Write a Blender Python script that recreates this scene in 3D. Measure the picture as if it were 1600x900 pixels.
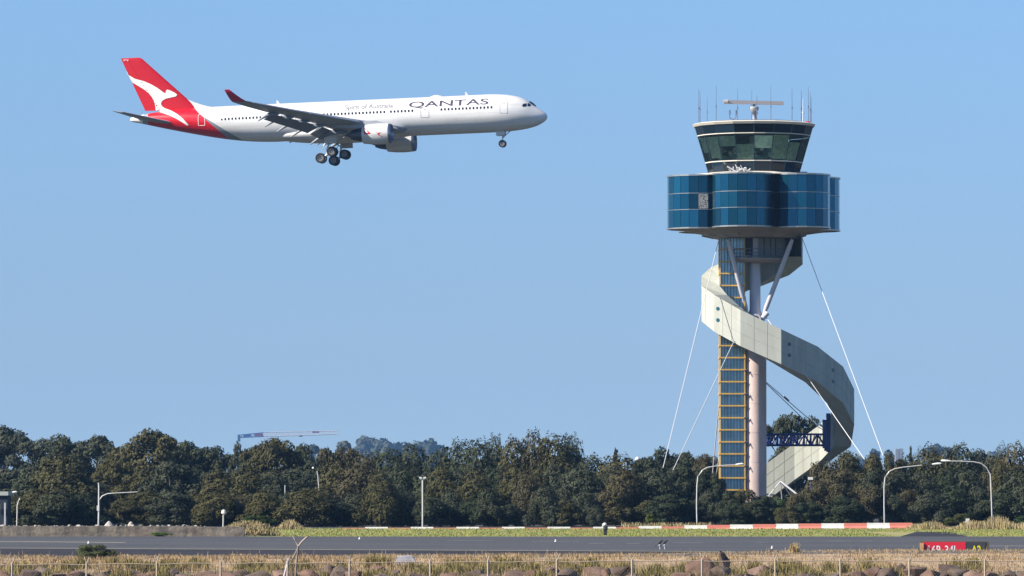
import bpy, bmesh, math, random
import numpy as np
from mathutils import Vector, Matrix, Euler
from mathutils.bvhtree import BVHTree

for o in list(bpy.data.objects): bpy.data.objects.remove(o, do_unlink=True)
S = bpy.context.scene
COL = S.collection
rad = math.radians

# ---------------------------------------------------------------- camera
FPX = 8280.0                      # focal length in photo pixels (1600 wide): a long telephoto
TILT = math.atan(310 / FPX)       # horizon lies at y = 760
cam_d = bpy.data.cameras.new('camera'); cam = bpy.data.objects.new('camera', cam_d); COL.objects.link(cam)
cam_d.sensor_width = 36; cam_d.lens = FPX / 1600 * 36
cam_d.clip_start = 1; cam_d.clip_end = 30000
cam.location = (0, 0, 4); cam.rotation_euler = (math.pi / 2 + TILT, 0, 0)
S.camera = cam
CAM = Vector((0, 0, 4)); CT, ST = math.cos(TILT), math.sin(TILT)

# ---------------------------------------------------------------- sky, sun, exposure
SUN_EL, SUN_AZ = rad(35), rad(20)     # sun from the left, a little toward the camera
sdir = Vector((-math.cos(SUN_EL) * math.cos(SUN_AZ), -math.cos(SUN_EL) * math.sin(SUN_AZ), math.sin(SUN_EL)))
w = bpy.data.worlds.new('World'); S.world = w; w.use_nodes = True
nt = w.node_tree; nt.nodes.clear()
sky = nt.nodes.new('ShaderNodeTexSky'); sky.sky_type = 'NISHITA'; sky.sun_disc = False
sky.sun_elevation = SUN_EL; sky.sun_rotation = math.atan2(sdir.x, sdir.y)
sky.air_density = 1.0; sky.dust_density = 0.0; sky.ozone_density = 4.0; sky.altitude = 0
bg = nt.nodes.new('ShaderNodeBackground'); bg.inputs[1].default_value = 0.05
out = nt.nodes.new('ShaderNodeOutputWorld')
tcw = nt.nodes.new('ShaderNodeTexCoord'); mpw = nt.nodes.new('ShaderNodeMapping'); mpw.inputs['Location'].default_value = (0, 0, .085); mpw.inputs['Scale'].default_value = (1, 1, .75)
nrm = nt.nodes.new('ShaderNodeVectorMath'); nrm.operation = 'NORMALIZE'     # clear winter air: the pale band at the horizon is thin
nt.links.new(tcw.outputs['Generated'], mpw.inputs[0]); nt.links.new(mpw.outputs[0], nrm.inputs[0]); nt.links.new(nrm.outputs[0], sky.inputs[0])
SKYTINT = nt.nodes.new('ShaderNodeMixRGB'); SKYTINT.blend_type = 'MULTIPLY'; SKYTINT.inputs[0].default_value = 1
spw = nt.nodes.new('ShaderNodeSeparateXYZ'); nt.links.new(tcw.outputs['Generated'], spw.inputs[0])
elv = nt.nodes.new('ShaderNodeMapRange'); elv.inputs[1].default_value = 0.022; elv.inputs[2].default_value = 0.09; nt.links.new(spw.outputs[2], elv.inputs[0])
tnt = nt.nodes.new('ShaderNodeMixRGB'); tnt.inputs[1].default_value = (.80, .775, .84, 1); tnt.inputs[2].default_value = (.868, .965, 1.08, 1)
nt.links.new(elv.outputs[0], tnt.inputs[0]); nt.links.new(tnt.outputs[0], SKYTINT.inputs[2])
nt.links.new(sky.outputs[0], SKYTINT.inputs[1]); nt.links.new(SKYTINT.outputs[0], bg.inputs[0]); nt.links.new(bg.outputs[0], out.inputs[0])
sl = bpy.data.lights.new('sun', 'SUN'); sl.energy = 4.1; sl.angle = rad(0.53); sl.color = (1.0, 0.915, 0.79)
so = bpy.data.objects.new('sun', sl); COL.objects.link(so); so.rotation_euler = sdir.to_track_quat('Z', 'Y').to_euler()
S.view_settings.view_transform = 'Standard'; S.view_settings.look = 'None'
S.view_settings.exposure = 1.42; S.view_settings.gamma = 1; S.view_settings.use_curve_mapping = False
S.render.engine = 'CYCLES'
S.cycles.max_bounces = 6; S.cycles.diffuse_bounces = 2; S.cycles.glossy_bounces = 3
S.cycles.transparent_max_bounces = 12; S.cycles.transmission_bounces = 4; S.cycles.volume_bounces = 0
S.cycles.use_denoising = True

# ---------------------------------------------------------------- helpers
def ray(px, py):
    return Vector((px - 800, FPX * CT - (450 - py) * ST, FPX * ST + (450 - py) * CT))
def P(px, py, d):
    """world point seen at photo pixel (px, py) standing d metres away along +Y"""
    r = ray(px, py); return CAM + r * (d / r.y)
def GX(px, d): return (px - 800) / FPX * d
def lerp(a, b, t): return a + (b - a) * t

def tag(o, label=None, cat=None, group=None, kind=None):
    if label: o['label'] = label
    if cat: o['category'] = cat
    if group: o['group'] = group
    if kind: o['kind'] = kind
    return o
def empty(name, loc=(0, 0, 0), rot=(0, 0, 0)):
    o = bpy.data.objects.new(name, None); COL.objects.link(o); o.location = loc; o.rotation_euler = rot
    o.empty_display_size = .5
    return o
def copy_tree(o, parent=None):
    c = o.copy(); COL.objects.link(c); c.parent = parent
    for ch in [x for x in o.children]: copy_tree(ch, c)
    return c

class MB:
    """collects faces; build() links them as one mesh object"""
    def __init__(s): s.v = []; s.f = []; s.m = []
    def add(s, vs, fs, mi=0):
        b = len(s.v); s.v += [tuple(v) for v in vs]
        s.f += [tuple(b + i for i in f) for f in fs]; s.m += [mi] * len(fs)
    def box(s, c, d, rot=None, mi=0):
        hx, hy, hz = d[0] / 2, d[1] / 2, d[2] / 2; R = rot if rot is not None else Matrix.Identity(3); c = Vector(c)
        vs = [c + R @ Vector((x, y, z)) for z in (-hz, hz) for y in (-hy, hy) for x in (-hx, hx)]
        s.add(vs, [(0, 2, 3, 1), (4, 5, 7, 6), (0, 1, 5, 4), (2, 6, 7, 3), (0, 4, 6, 2), (1, 3, 7, 5)], mi)
    def rings(s, rings, cap=True, mi=0, close=True):
        n = len(rings[0]); vs = [p for r in rings for p in r]; fs = []
        for i in range(len(rings) - 1):
            for j in range(n if close else n - 1):
                k = (j + 1) % n; fs.append((i * n + j, i * n + k, (i + 1) * n + k, (i + 1) * n + j))
        if cap and close:
            fs.append(tuple(range(n - 1, -1, -1))); fs.append(tuple((len(rings) - 1) * n + j for j in range(n)))
        s.add(vs, fs, mi)
    def tube(s, pts, r, n=8, mi=0):
        pts = [Vector(p) for p in pts]; rs = r if isinstance(r, (list, tuple)) else [r] * len(pts); R = []
        for i, p in enumerate(pts):
            t = (pts[min(i + 1, len(pts) - 1)] - pts[max(i - 1, 0)]).normalized()
            a = Vector((0, 0, 1)) if abs(t.z) < .9 else Vector((0, 1, 0))
            u = t.cross(a).normalized(); v = t.cross(u).normalized()
            R.append([p + (u * math.cos(2 * math.pi * k / n) + v * math.sin(2 * math.pi * k / n)) * rs[i] for k in range(n)])
        s.rings(R, True, mi)
    def lathe(s, prof, n=24, axis='z', c=(0, 0, 0), mi=0, ph=0, cap=True):
        R = []
        for (r, h) in prof:
            ring = []
            for k in range(n):
                a = 2 * math.pi * k / n + ph; x, y = r * math.cos(a), r * math.sin(a)
                if axis == 'z': p = (x, y, h)
                elif axis == 'x': p = (h, x, y)
                else: p = (x, h, y)
                ring.append(Vector(c) + Vector(p))
            R.append(ring)
        s.rings(R, cap, mi)
    def build(s, name, mat, parent=None, smooth=False, loc=None, auto=None):
        me = bpy.data.meshes.new(name); me.from_pydata(s.v, [], s.f); 
        for m in (mat if isinstance(mat, (list, tuple)) else [mat]): me.materials.append(m)
        me.polygons.foreach_set('material_index', s.m)
        bm = bmesh.new(); bm.from_mesh(me); bmesh.ops.recalc_face_normals(bm, faces=bm.faces); bm.to_mesh(me); bm.free()
        if smooth: 
            me.polygons.foreach_set('use_smooth', [True] * len(me.polygons))
            me.set_sharp_from_angle(angle=rad(auto or 40))
        o = bpy.data.objects.new(name, me); COL.objects.link(o)
        if parent: o.parent = parent
        if loc is not None: o.location = loc
        return o

# ---------------------------------------------------------------- materials
ALB = .84
def mat(name, base, rough=.6, metal=0, spec=.5, noise=None, bump=None, coat=0, island=0, tint=False, coord='Object', streak=None):
    base = tuple(c * ALB for c in base); noise = [(z[0], z[1], tuple(c * ALB for c in z[2]) if len(z) > 2 and z[2] else None) + tuple(z[3:]) for z in (noise or [])]
    m = bpy.data.materials.new(name); m.use_nodes = True; N = m.node_tree; L = N.links
    b = N.nodes['Principled BSDF']; b.inputs['Roughness'].default_value = rough; b.inputs['Metallic'].default_value = metal
    b.inputs['Specular IOR Level'].default_value = spec; b.inputs['Coat Weight'].default_value = coat
    col = N.nodes.new('ShaderNodeRGB'); col.outputs[0].default_value = (*base, 1); cur = col.outputs[0]
    tc = N.nodes.new('ShaderNodeTexCoord')
    def mul(cur, src, lo, hi):
        mr = N.nodes.new('ShaderNodeMapRange'); mr.inputs[3].default_value = lo; mr.inputs[4].default_value = hi
        L.new(src, mr.inputs[0])
        mx = N.nodes.new('ShaderNodeVectorMath'); mx.operation = 'SCALE'; L.new(cur, mx.inputs[0]); L.new(mr.outputs[0], mx.inputs['Scale'])
        return mx.outputs[0]
    for nz in (noise or []):            # (scale, amount, other colour or None, (sx,sy,sz))
        sc, am = nz[0], nz[1]; oc = nz[2] if len(nz) > 2 else None; sv = nz[3] if len(nz) > 3 else (1, 1, 1)
        mp = N.nodes.new('ShaderNodeMapping'); mp.inputs['Scale'].default_value = sv; L.new(tc.outputs[coord], mp.inputs[0])
        t = N.nodes.new('ShaderNodeTexNoise'); t.inputs['Scale'].default_value = sc; t.inputs['Detail'].default_value = 6; t.inputs['Roughness'].default_value = .6
        L.new(mp.outputs[0], t.inputs[0])
        if oc:
            mr = N.nodes.new('ShaderNodeMapRange'); mr.inputs[1].default_value = .4; mr.inputs[2].default_value = .62; mr.inputs[4].default_value = am
            L.new(t.outputs[0], mr.inputs[0]); mx = N.nodes.new('ShaderNodeMixRGB'); L.new(mr.outputs[0], mx.inputs[0]); L.new(cur, mx.inputs[1]); mx.inputs[2].default_value = (*oc, 1); cur = mx.outputs[0]
        else: 
            mr = N.nodes.new('ShaderNodeMapRange'); mr.inputs[1].default_value = .25; mr.inputs[2].default_value = .75
            L.new(t.outputs[0], mr.inputs[0]); cur = mul(cur, mr.outputs[0], 1 - am, 1 + am)
    if island:
        g = N.nodes.new('ShaderNodeNewGeometry'); cur = mul(cur, g.outputs['Random Per Island'], 1 - island, 1 + island)
    if tint:
        oi = N.nodes.new('ShaderNodeObjectInfo'); mx = N.nodes.new('ShaderNodeMixRGB'); mx.blend_type = 'MULTIPLY'; mx.inputs[0].default_value = 1
        L.new(cur, mx.inputs[1]); L.new(oi.outputs['Color'], mx.inputs[2]); cur = mx.outputs[0]
    L.new(cur, b.inputs['Base Color'])
    if bump:
        t = N.nodes.new('ShaderNodeTexNoise'); t.inputs['Scale'].default_value = bump[0]; t.inputs['Detail'].default_value = 8; L.new(tc.outputs[coord], t.inputs[0])
        bp = N.nodes.new('ShaderNodeBump'); bp.inputs['Strength'].default_value = bump[1]; bp.inputs['Distance'].default_value = bump[2] if len(bump) > 2 else .1
        L.new(t.outputs[0], bp.inputs['Height']); L.new(bp.outputs[0], b.inputs['Normal'])
    m['cur'] = 0
    return m
def bsdf(m): return m.node_tree.nodes['Principled BSDF']

# ================================================================ GROUND
def crest_h(x):                      # low lip of the embankment, a bit higher to the right
    return np.interp(x, [-40, -10, 6, 18, 30], [.11, .13, .24, .47, .50])
def ground_z(x, y):
    c = crest_h(x)
    yy = [150, 200, 224, 250, 262, 275, 284, 290, 293, 298, 300]
    zz = [-3, -2.3, -1.5, -1.0, -.62, -.22, c * .35, c * .85, c, c * .8, -.02]
    if y <= 300:
        z = np.interp(y, yy, zz) + (.10 * math.sin(x * .7 + y * .3) * math.sin(x * .23 - y * .17) if 215 < y < 286 else 0)
    else: z = -.02
    return float(z)
def ground_mat():
    m = mat('ground_soil', (.07, .056, .04), .95, noise=[(.25, .9, (.04, .055, .024)), (3, .35)], bump=(6, .6, .05))
    N = m.node_tree; L = N.links; b = bsdf(m); base = b.inputs['Base Color'].links[0].from_socket
    tc = N.nodes.new('ShaderNodeTexCoord'); sp = N.nodes.new('ShaderNodeSeparateXYZ'); L.new(tc.outputs['Object'], sp.inputs[0])
    def band(lo, hi, col, nscale, oc, cur):
        nz = N.nodes.new('ShaderNodeTexNoise'); nz.inputs['Scale'].default_value = nscale; nz.inputs['Detail'].default_value = 5
        mp = N.nodes.new('ShaderNodeMapping'); mp.inputs['Scale'].default_value = (1, .12, 1); L.new(tc.outputs['Object'], mp.inputs[0]); L.new(mp.outputs[0], nz.inputs[0])
        mr = N.nodes.new('ShaderNodeMapRange'); mr.inputs[1].default_value = .38; mr.inputs[2].default_value = .62; L.new(nz.outputs[0], mr.inputs[0])
        c2 = N.nodes.new('ShaderNodeMixRGB'); c2.inputs[1].default_value = (*col, 1); c2.inputs[2].default_value = (*oc, 1); L.new(mr.outputs[0], c2.inputs[0])
        a = N.nodes.new('ShaderNodeMath'); a.operation = 'GREATER_THAN'; a.inputs[1].default_value = lo; L.new(sp.outputs[1], a.inputs[0])
        c = N.nodes.new('ShaderNodeMath'); c.operation = 'LESS_THAN'; c.inputs[1].default_value = hi; L.new(sp.outputs[1], c.inputs[0])
        d = N.nodes.new('ShaderNodeMath'); d.operation = 'MULTIPLY'; L.new(a.outputs[0], d.inputs[0]); L.new(c.outputs[0], d.inputs[1])
        mx = N.nodes.new('ShaderNodeMixRGB'); L.new(d.outputs[0], mx.inputs[0]); L.new(cur, mx.inputs[1]); L.new(c2.outputs[0], mx.inputs[2]); return mx.outputs[0]
    cur = band(400, 507, (.165, .185, .045), .35, (.24, .21, .07), base)      # mown grass strip
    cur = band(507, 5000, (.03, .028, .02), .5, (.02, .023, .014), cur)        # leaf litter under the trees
    cur = band(270, 288.5, (.34, .25, .155), .8, (.25, .18, .12), cur); cur = band(288.5, 300.5, (.085, .075, .068), .8, (.06, .055, .055), cur)      # dry lip
    L.new(cur, b.inputs['Base Color']); return m
xs = sorted(set([-1300, -800, -400, -200, -100, -60] + list(np.arange(-44, 44.1, 1.0)) + [60, 100, 200, 400, 800, 1300]))
ys = [100, 150, 200, 215, 224] + list(np.arange(228, 302, 2.0)) + [310, 350, 424, 470, 507, 560, 640, 760, 1000, 1500, 2500, 3600, 4900]
g = MB(); g.add([(x, y, ground_z(x, y)) for y in ys for x in xs],
      [(j * len(xs) + i, j * len(xs) + i + 1, (j + 1) * len(xs) + i + 1, (j + 1) * len(xs) + i) for j in range(len(ys) - 1) for i in range(len(xs) - 1)])
tag(g.build('ground', ground_mat(), smooth=True), kind='structure')

m_asphalt = mat('asphalt', (.083, .085, .092), .85, spec=.2, noise=[(.5, .28, None, (.12, .9, 1)), (9, .18), (.09, .7, (.052, .055, .064), (.10, 1, 1)), (.35, .55, (.10, .10, .105), (.05, .45, 1)), (.8, .6, (.045, .045, .05), (.03, 1.2, 1))], bump=(30, .3, .01))
m_asph_dark = mat('shoulder_asphalt', (.032, .031, .037), .9, spec=.15, noise=[(.6, .4, None, (.2, 1, 1)), (8, .2)], bump=(30, .3, .01))
def sheet(name, pts, z, m, kind='structure', th=0):
    b = MB(); b.add([(x, y, z) for x, y in pts], [tuple(range(len(pts)))]); o = b.build(name, m); return tag(o, kind=kind)
sheet('taxiway', [(-300, 300), (300, 300), (300, 424), (-300, 424)], 0, m_asphalt)
# darker shoulder in front of the edge line; it runs out to the right of the picture
def gy(py, z=0): return FPX * (4 - z) / (py - 760)
sh = [(-300, 300.5), (GX(1300, 318), 300.5)] + [(GX(1240, 320), 318), (GX(1100, 327), 325), (GX(800, 330), 330), (GX(0, 342), 343), (-300, 343)]
sheet('taxiway_shoulder', sh, .004, m_asph_dark)
m_line = mat('faded_line_paint', (.42, .38, .26), .8, noise=[(1.5, .8, (.14, .14, .13), (1, 3, 1))])
m_linew = mat('worn_white_paint', (.48, .47, .44), .8, noise=[(1.2, .9, (.12, .12, .125), (1, 4, 1))])
def line(pts, w, m, z=.009):
    b = MB(); 
    for (a, c) in zip(pts[:-1], pts[1:]):
        b.add([(a[0], a[1] - w / 2, z), (c[0], c[1] - w / 2, z), (c[0], c[1] + w / 2, z), (a[0], a[1] + w / 2, z)], [(0, 1, 2, 3)])
    tag(b.build('painted_line', m), kind='structure')
line([(GX(-100, 345), 344.6), (GX(0, 343), 343.6), (GX(800, 330), 331), (GX(1100, 327), 326), (GX(1240, 320), 318.6)], 1.6, m_line)
line([(GX(-60, 385), 384), (GX(60, 384), 383), (GX(200, 380), 378)], 2.6, m_line)
for (a, c, d, ww) in [(830, 905, 386, .7), (920, 945, 372, .9), (978, 1000, 372, .8), (1050, 1100, 376, .8), (1290, 1330, 388, 1.0), (1345, 1362, 388, .9), (1520, 1600, 356, 1.3), (1180, 1200, 379, .7), (700, 770, 392, .7)]:
    line([(GX(a, d), d), (GX(c, d), d)], ww, m_linew)
m_rub_mark = mat('rubber_marked_asphalt', (.060, .061, .067), .85, spec=.2, noise=[(1.2, .5, (.078, .080, .087), (.08, 2, 1)), (9, .15)])
m_patch = mat('newer_asphalt_patch', (.064, .067, .075), .85, spec=.2, noise=[(9, .2)])
for (a, c, d, dd, mm) in ((-40, 520, 404, 6, m_rub_mark), (300, 900, 396, 4, m_rub_mark), (820, 1640, 409, 5, m_rub_mark), (620, 700, 352, 9, m_patch), (1120, 1172, 366, 12, m_patch), (180, 250, 362, 10, m_patch), (1000, 1500, 346, 3, m_rub_mark)):
    sheet('asphalt_patch', [(GX(a, d), d), (GX(c, d), d), (GX(c, d) - .6, d + dd), (GX(a, d) + .5, d + dd)], .004, mm)
sheet('access_road', [(GX(1396, 431), 424), (GX(1500, 431), 424), (GX(1478, 470), 466), (GX(1425, 470), 466)], .004, m_asph_dark)

# ---- old concrete wall with rubble along its top, at the left beyond the taxiway
m_wall = mat('old_concrete', (.11, .088, .074), .95, noise=[(.8, .5, None, (1, 1, 2)), (.35, .8, (.07, .062, .055)), (.9, .5, (.22, .19, .16), (1, 1, 2)), (6, .25)], bump=(4, .8, .08))
wl = MB(); x0, x1 = GX(-60, 427), GX(383, 427); n = 60; R = []
random.seed(5)
for i in range(n + 1):
    x = lerp(x0, x1, i / n); h = (.80 if i < 50 else .74) + random.uniform(-.03, .03); yj = random.uniform(-.03, .03)
    R.append([Vector((x, 426 + yj, -.05)), Vector((x, 426.25 + yj, h)), Vector((x, 427.0, h + .02)), Vector((x, 427.3, -.05))])
wl.rings(R); tag(wl.build('concrete_wall', m_wall), 'low weathered concrete wall behind the left end of the taxiway', 'wall')

# ================================================================ AIRLINER
m_white = mat('white_paint', (.70, .70, .70), .28, coat=.3, noise=[(.35, .06), (1.0, .5, (.42, .40, .39), (.15, 1, 2))])
m_red = mat('red_paint', (.52, .003, .011), .4, coat=.08, spec=.3)
m_grey = mat('wing_grey', (.33, .35, .39), .38, noise=[(.5, .12), (3, .06, None, (.15, 2, 1))])
m_flap = mat('flap_grey', (.19, .21, .25), .45, noise=[(1, .15)])
m_steel = mat('gear_steel', (.55, .56, .58), .4, .3)
m_bare = mat('bare_metal', (.30, .33, .42), .28, .9)
m_exh = mat('exhaust_metal', (.09, .09, .11), .4, .8)
m_tyre = mat('tyre_rubber', (.018, .018, .02), .75)
m_hub = mat('wheel_hub', (.22, .22, .24), .4, .5)
m_win = mat('cabin_glass', (.008, .010, .02), .25)
m_cock = mat('cockpit_glass', (.010, .018, .045), .12)
m_navy = mat('dark_lettering', (.045, .032, .075), .5)
m_greyl = mat('grey_lettering', (.20, .20, .23), .5)
m_lred = mat('winglet_red', (.55, .01, .05), .35)
m_seam = mat('panel_line', (.36, .36, .39), .6)
m_decw = mat('white_emblem', (.80, .80, .78), .35)

def livery():
    m = mat('fuselage_livery', (.77, .77, .77), .28, coat=.3, noise=[(.3, .05), (1.2, .07, None, (.12, 1, 2)), (.8, .30, (.50, .49, .48), (.10, .6, 2.5)), (4, .04, None, (1, 1, .1))])
    N = m.node_tree; L = N.links; b = bsdf(m); cur = b.inputs['Base Color'].links[0].from_socket
    tc = N.nodes.new('ShaderNodeTexCoord'); sp = N.nodes.new('ShaderNodeSeparateXYZ'); L.new(tc.outputs['Object'], sp.inputs[0])
    def test(a, bz, c):               # 1 where  a*x + bz*z + c > 0   (x = -station)
        p = N.nodes.new('ShaderNodeMath'); p.operation = 'MULTIPLY'; p.inputs[1].default_value = a; L.new(sp.outputs[0], p.inputs[0])
        q = N.nodes.new('ShaderNodeMath'); q.operation = 'MULTIPLY_ADD'; q.inputs[1].default_value = bz; q.inputs[2].default_value = c; L.new(sp.outputs[2], q.inputs[0])
        r = N.nodes.new('ShaderNodeMath'); r.operation = 'ADD'; L.new(p.outputs[0], r.inputs[0]); L.new(q.outputs[0], r.inputs[1])
        s = N.nodes.new('ShaderNodeMath'); s.operation = 'GREATER_THAN'; s.inputs[1].default_value = 0; L.new(r.outputs[0], s.inputs[0]); return s.outputs[0]
    def over(f, col, cur):
        mx = N.nodes.new('ShaderNodeMixRGB'); L.new(f, mx.inputs[0]); L.new(cur, mx.inputs[1]); mx.inputs[2].default_value = (*col, 1); return mx.outputs[0]
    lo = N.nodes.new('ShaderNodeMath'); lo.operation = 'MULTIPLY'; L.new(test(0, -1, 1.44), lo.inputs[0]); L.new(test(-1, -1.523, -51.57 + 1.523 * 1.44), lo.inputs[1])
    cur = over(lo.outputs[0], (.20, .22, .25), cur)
    cur = over(test(-1, -1.063, -51.57 + 1.063 * 1.44), (.52, .003, .011), cur)
    cur = over(test(-1, 0, -60.0), (.30, .31, .34), cur)
    cur = over(test(-1, .15, -61.0), (.78, .77, .76), cur)
    L.new(cur, b.inputs['Base Color']); return m

AP_T = (5.188, 777.19, 59.13); AP_A, AP_B = -.16625, .031415
ap = empty('airliner', AP_T, (0, -AP_B, AP_A))
tag(ap, 'white twin engine airliner with red tail flying in to land, wheels down', 'airplane')
APM = Matrix.Translation(AP_T) @ Euler((0, -AP_B, AP_A)).to_matrix().to_4x4(); API = APM.inverted()
def unp(px, py, y):
    """plane-local station and height of photo pixel on the vertical plane y"""
    o = API @ CAM; d = API.to_3x3() @ ray(px, py); k = (y - o.y) / d.y; p = o + d * k; return -p.x, p.z

#  station, top, bottom, half width
FS = [(0, -.80, -.90, .05), (.12, -.50, -1.18, .34), (.4, -.20, -1.48, .62), (.9, .18, -1.80, .98), (1.5, .60, -2.08, 1.32), (2.1, 1.02, -2.27, 1.60),
      (2.8, 1.62, -2.43, 1.90), (3.5, 2.02, -2.55, 2.15), (4.4, 2.33, -2.65, 2.40), (5.5, 2.58, -2.74, 2.62), (7, 2.75, -2.80, 2.77), (8.6, 2.82, -2.82, 2.82),
      (14, 2.82, -2.82, 2.82), (20, 2.82, -2.82, 2.82), (26, 2.82, -2.82, 2.82), (32, 2.82, -2.82, 2.82), (38, 2.82, -2.82, 2.82), (41.5, 2.82, -2.80, 2.82), (44.5, 2.82, -2.62, 2.78),
      (47.5, 2.81, -2.25, 2.66), (50.5, 2.78, -1.72, 2.44), (53.5, 2.70, -1.08, 2.08), (56, 2.58, -.52, 1.70), (58, 2.42, -.05, 1.34), (60, 2.22, .45, .96), (61.5, 1.98, .82, .66), (62.5, 1.75, 1.02, .42), (62.8, 1.62, 1.12, .28)]
def fus_ring(s, t, b, hw, n=72):
    R = []
    for k in range(n):
        a = 2 * math.pi * k / n; cz, hz = (t + b) / 2, (t - b) / 2
        R.append(Vector((-s, hw * math.cos(a), cz + hz * math.sin(a))))
    return R
def dense(FS, step=.5):
    A = np.array(FS); s = A[:, 0]; out = []; q = [0, .05, .12, .25, .4, .6] + list(np.arange(.9, 62.5, step)) + [62.6, 62.8]
    for x in q:
        i = max(0, min(len(s) - 2, np.searchsorted(s, x) - 1))
        def cub(col):                 # Catmull-Rom in station
            p0 = A[max(i - 1, 0)]; p1 = A[i]; p2 = A[i + 1]; p3 = A[min(i + 2, len(s) - 1)]
            h = p2[0] - p1[0]; t = (x - p1[0]) / h
            m1 = (p2[col] - p0[col]) / max(p2[0] - p0[0], 1e-6) * h; m2 = (p3[col] - p1[col]) / max(p3[0] - p1[0], 1e-6) * h
            return (2*t**3-3*t**2+1)*p1[col] + (t**3-2*t**2+t)*m1 + (-2*t**3+3*t**2)*p2[col] + (t**3-t**2)*m2
        out.append((x, cub(1), cub(2), cub(3)))
    return out
fb = MB(); fb.rings([fus_ring(*r) for r in dense(FS)])
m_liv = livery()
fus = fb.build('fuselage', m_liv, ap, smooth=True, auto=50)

# wing to body fairing
b = MB(); R = []
for i in range(33):
    t = i / 32; s = lerp(19.5, 40.5, t); k = math.sin(math.pi * min(1, max(0, t))) ** .55
    R.append([Vector((-s, (1.2 + 2.05 * k) * math.cos(a) * (1 if True else 0), -2.0 + (.35 + 1.05 * k) * math.sin(a) * (1.05 if math.sin(a) < 0 else .8))) for a in [2 * math.pi * j / 40 for j in range(40)]])
b.rings(R); b.build('belly_fairing', m_white, ap, smooth=True, auto=60)

def section(s_le, chord, y, z, tc, camber=.02, inc=0, n=14, x1=1.0, vertical=False):
    up, lo = [], []
    for k in range(n + 1):
        u = (1 - math.cos(math.pi * k / n)) / 2 * x1
        yt = 5 * tc * (.2969 * math.sqrt(u) - .126 * u - .3516 * u * u + .2843 * u ** 3 - .1015 * u ** 4)
        yc = camber * 4 * u * (1 - u)
        up.append((u, yc + yt)); lo.append((u, yc - yt))
    loop = up + lo[::-1][(0 if x1 < 1 else 1):-1]; P_ = []
    for u, h in loop:
        ds = u * chord; dz = h * chord
        if vertical: P_.append(Vector((-(s_le + ds), dz, z)))
        else: P_.append(Vector((-(s_le + ds * math.cos(inc)), y, z + dz - ds * math.sin(inc))))
    return P_
# |y|, leading edge station, chord, z, thickness
WING = [(1.5, 20.2, 12.6, -1.95, .13), (2.8, 21.1, 11.6, -1.85, .13), (5.5, 23.0, 9.7, -1.58, .12), (9.5, 25.75, 7.6, -1.12, .11), (14, 28.9, 6.1, -.62, .105), (20, 33.05, 4.4, .05, .10), (25, 36.5, 3.2, .66, .10), (28.6, 39.0, 2.05, 1.12, .10)]
def wz(y, c): return float(np.interp(y, [r[0] for r in WING], [r[c] for r in WING]))
for sg in (-1, 1):
    b = MB(); R = []
    for y in [1.5, 2.8, 4, 5.5, 7.5, 9.5, 11.5, 14, 17, 20, 20.6, 20.61, 23, 25, 28.6]:
        x1 = .80 if y < 20.605 else 1.0
        R.append(section(wz(y, 1), wz(y, 2), sg * y, wz(y, 3), wz(y, 4), .015, rad(1.5), x1=x1))
    n = min(len(r) for r in R); R = [r[:n] for r in R] if len(set(map(len, R))) > 1 else R
    b.rings(R); b.build('wing', m_grey, ap, smooth=True, auto=35)
    # winglet
    b = MB(); R = []
    for t in (0, .25, .5, .75, 1):
        y = 28.6 + 1.6 * t ** .8; z = 1.12 + 1.6 * t ** 1.15; R.append(section(lerp(39.0, 41.0, t), lerp(2.05, .75, t), sg * y, z, .09, 0))
    b.rings(R); b.build('winglet', m_lred, ap, smooth=True)
    # leading edge slats, drooped
    for (ya, yb) in ((4.2, 8.4), (10.4, 18.5), (18.7, 27.6)):
        b = MB(); R = []
        for t in np.linspace(0, 1, 6):
            y = lerp(ya, yb, t); c = wz(y, 2); le = wz(y, 1); z = wz(y, 3)
            R.append(section(le - .045 * c - .1, .17 * c, sg * y, z - .035 * c - .03, .16, .10, rad(-14)))
        b.rings(R); b.build('slat', m_grey, ap, smooth=True)
    # flaps, lowered: main panel plus a short fixed trailing lip
    for (ya, yb) in ((3.5, 9.2), (9.9, 20.3)):
        b = MB(); R = []
        for t in np.linspace(0, 1, 8):
            y = lerp(ya, yb, t); c = wz(y, 2); s0 = wz(y, 1) + .80 * c + .20; z = wz(y, 3) - .80 * c * math.sin(rad(1.5))
            fc = lerp(.20 * 9.7, .23 * 4.6, (y - 3.5) / 17) + .45
            R.append(section(s0, fc, sg * y, z - .27, .13, .03, rad(29)))
        b.rings(R); b.build('flap', m_flap, ap, smooth=True)
    # flap track fairings, tails dropping with the flaps
    for y, ln in ((6.3, 5.6), (11.2, 5.4), (14.6, 5.0), (17.8, 4.3), (20.6, 3.2)):
        c = wz(y, 2); s0 = wz(y, 1) + .56 * c; z = wz(y, 3) - .07 * c - .12; b = MB(); R = []
        for t in np.linspace(0, 1, 12):
            rr = (.36 if y > 10 else .46) * (math.sin(math.pi * min(.96, t * .86 + .07)) ** .7) * (1 - .35 * t); drop = max(0, t - .45) ** 1.3 * ln * .62
            R.append([Vector((-(s0 + ln * t), sg * y + .6 * rr * math.cos(a), z - drop + rr * math.sin(a))) for a in [2 * math.pi * j / 12 for j in range(12)]])
        b.rings(R); b.build('flap_fairing', m_flap, ap, smooth=True)
    # horizontal stabiliser
    b = MB(); R = []
    for t in (0, .1, .35, .7, .95, 1):
        y = lerp(.5, 9.7, t); c = lerp(6.0, 1.9, t) * (1 if t < 1 else .8)
        R.append(section(lerp(55.6, 61.6, t), c, sg * y, lerp(.45, 1.82, t), .10, 0, rad(-9)))
    b.rings(R); b.build('tailplane', m_grey, ap, smooth=True)

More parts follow.
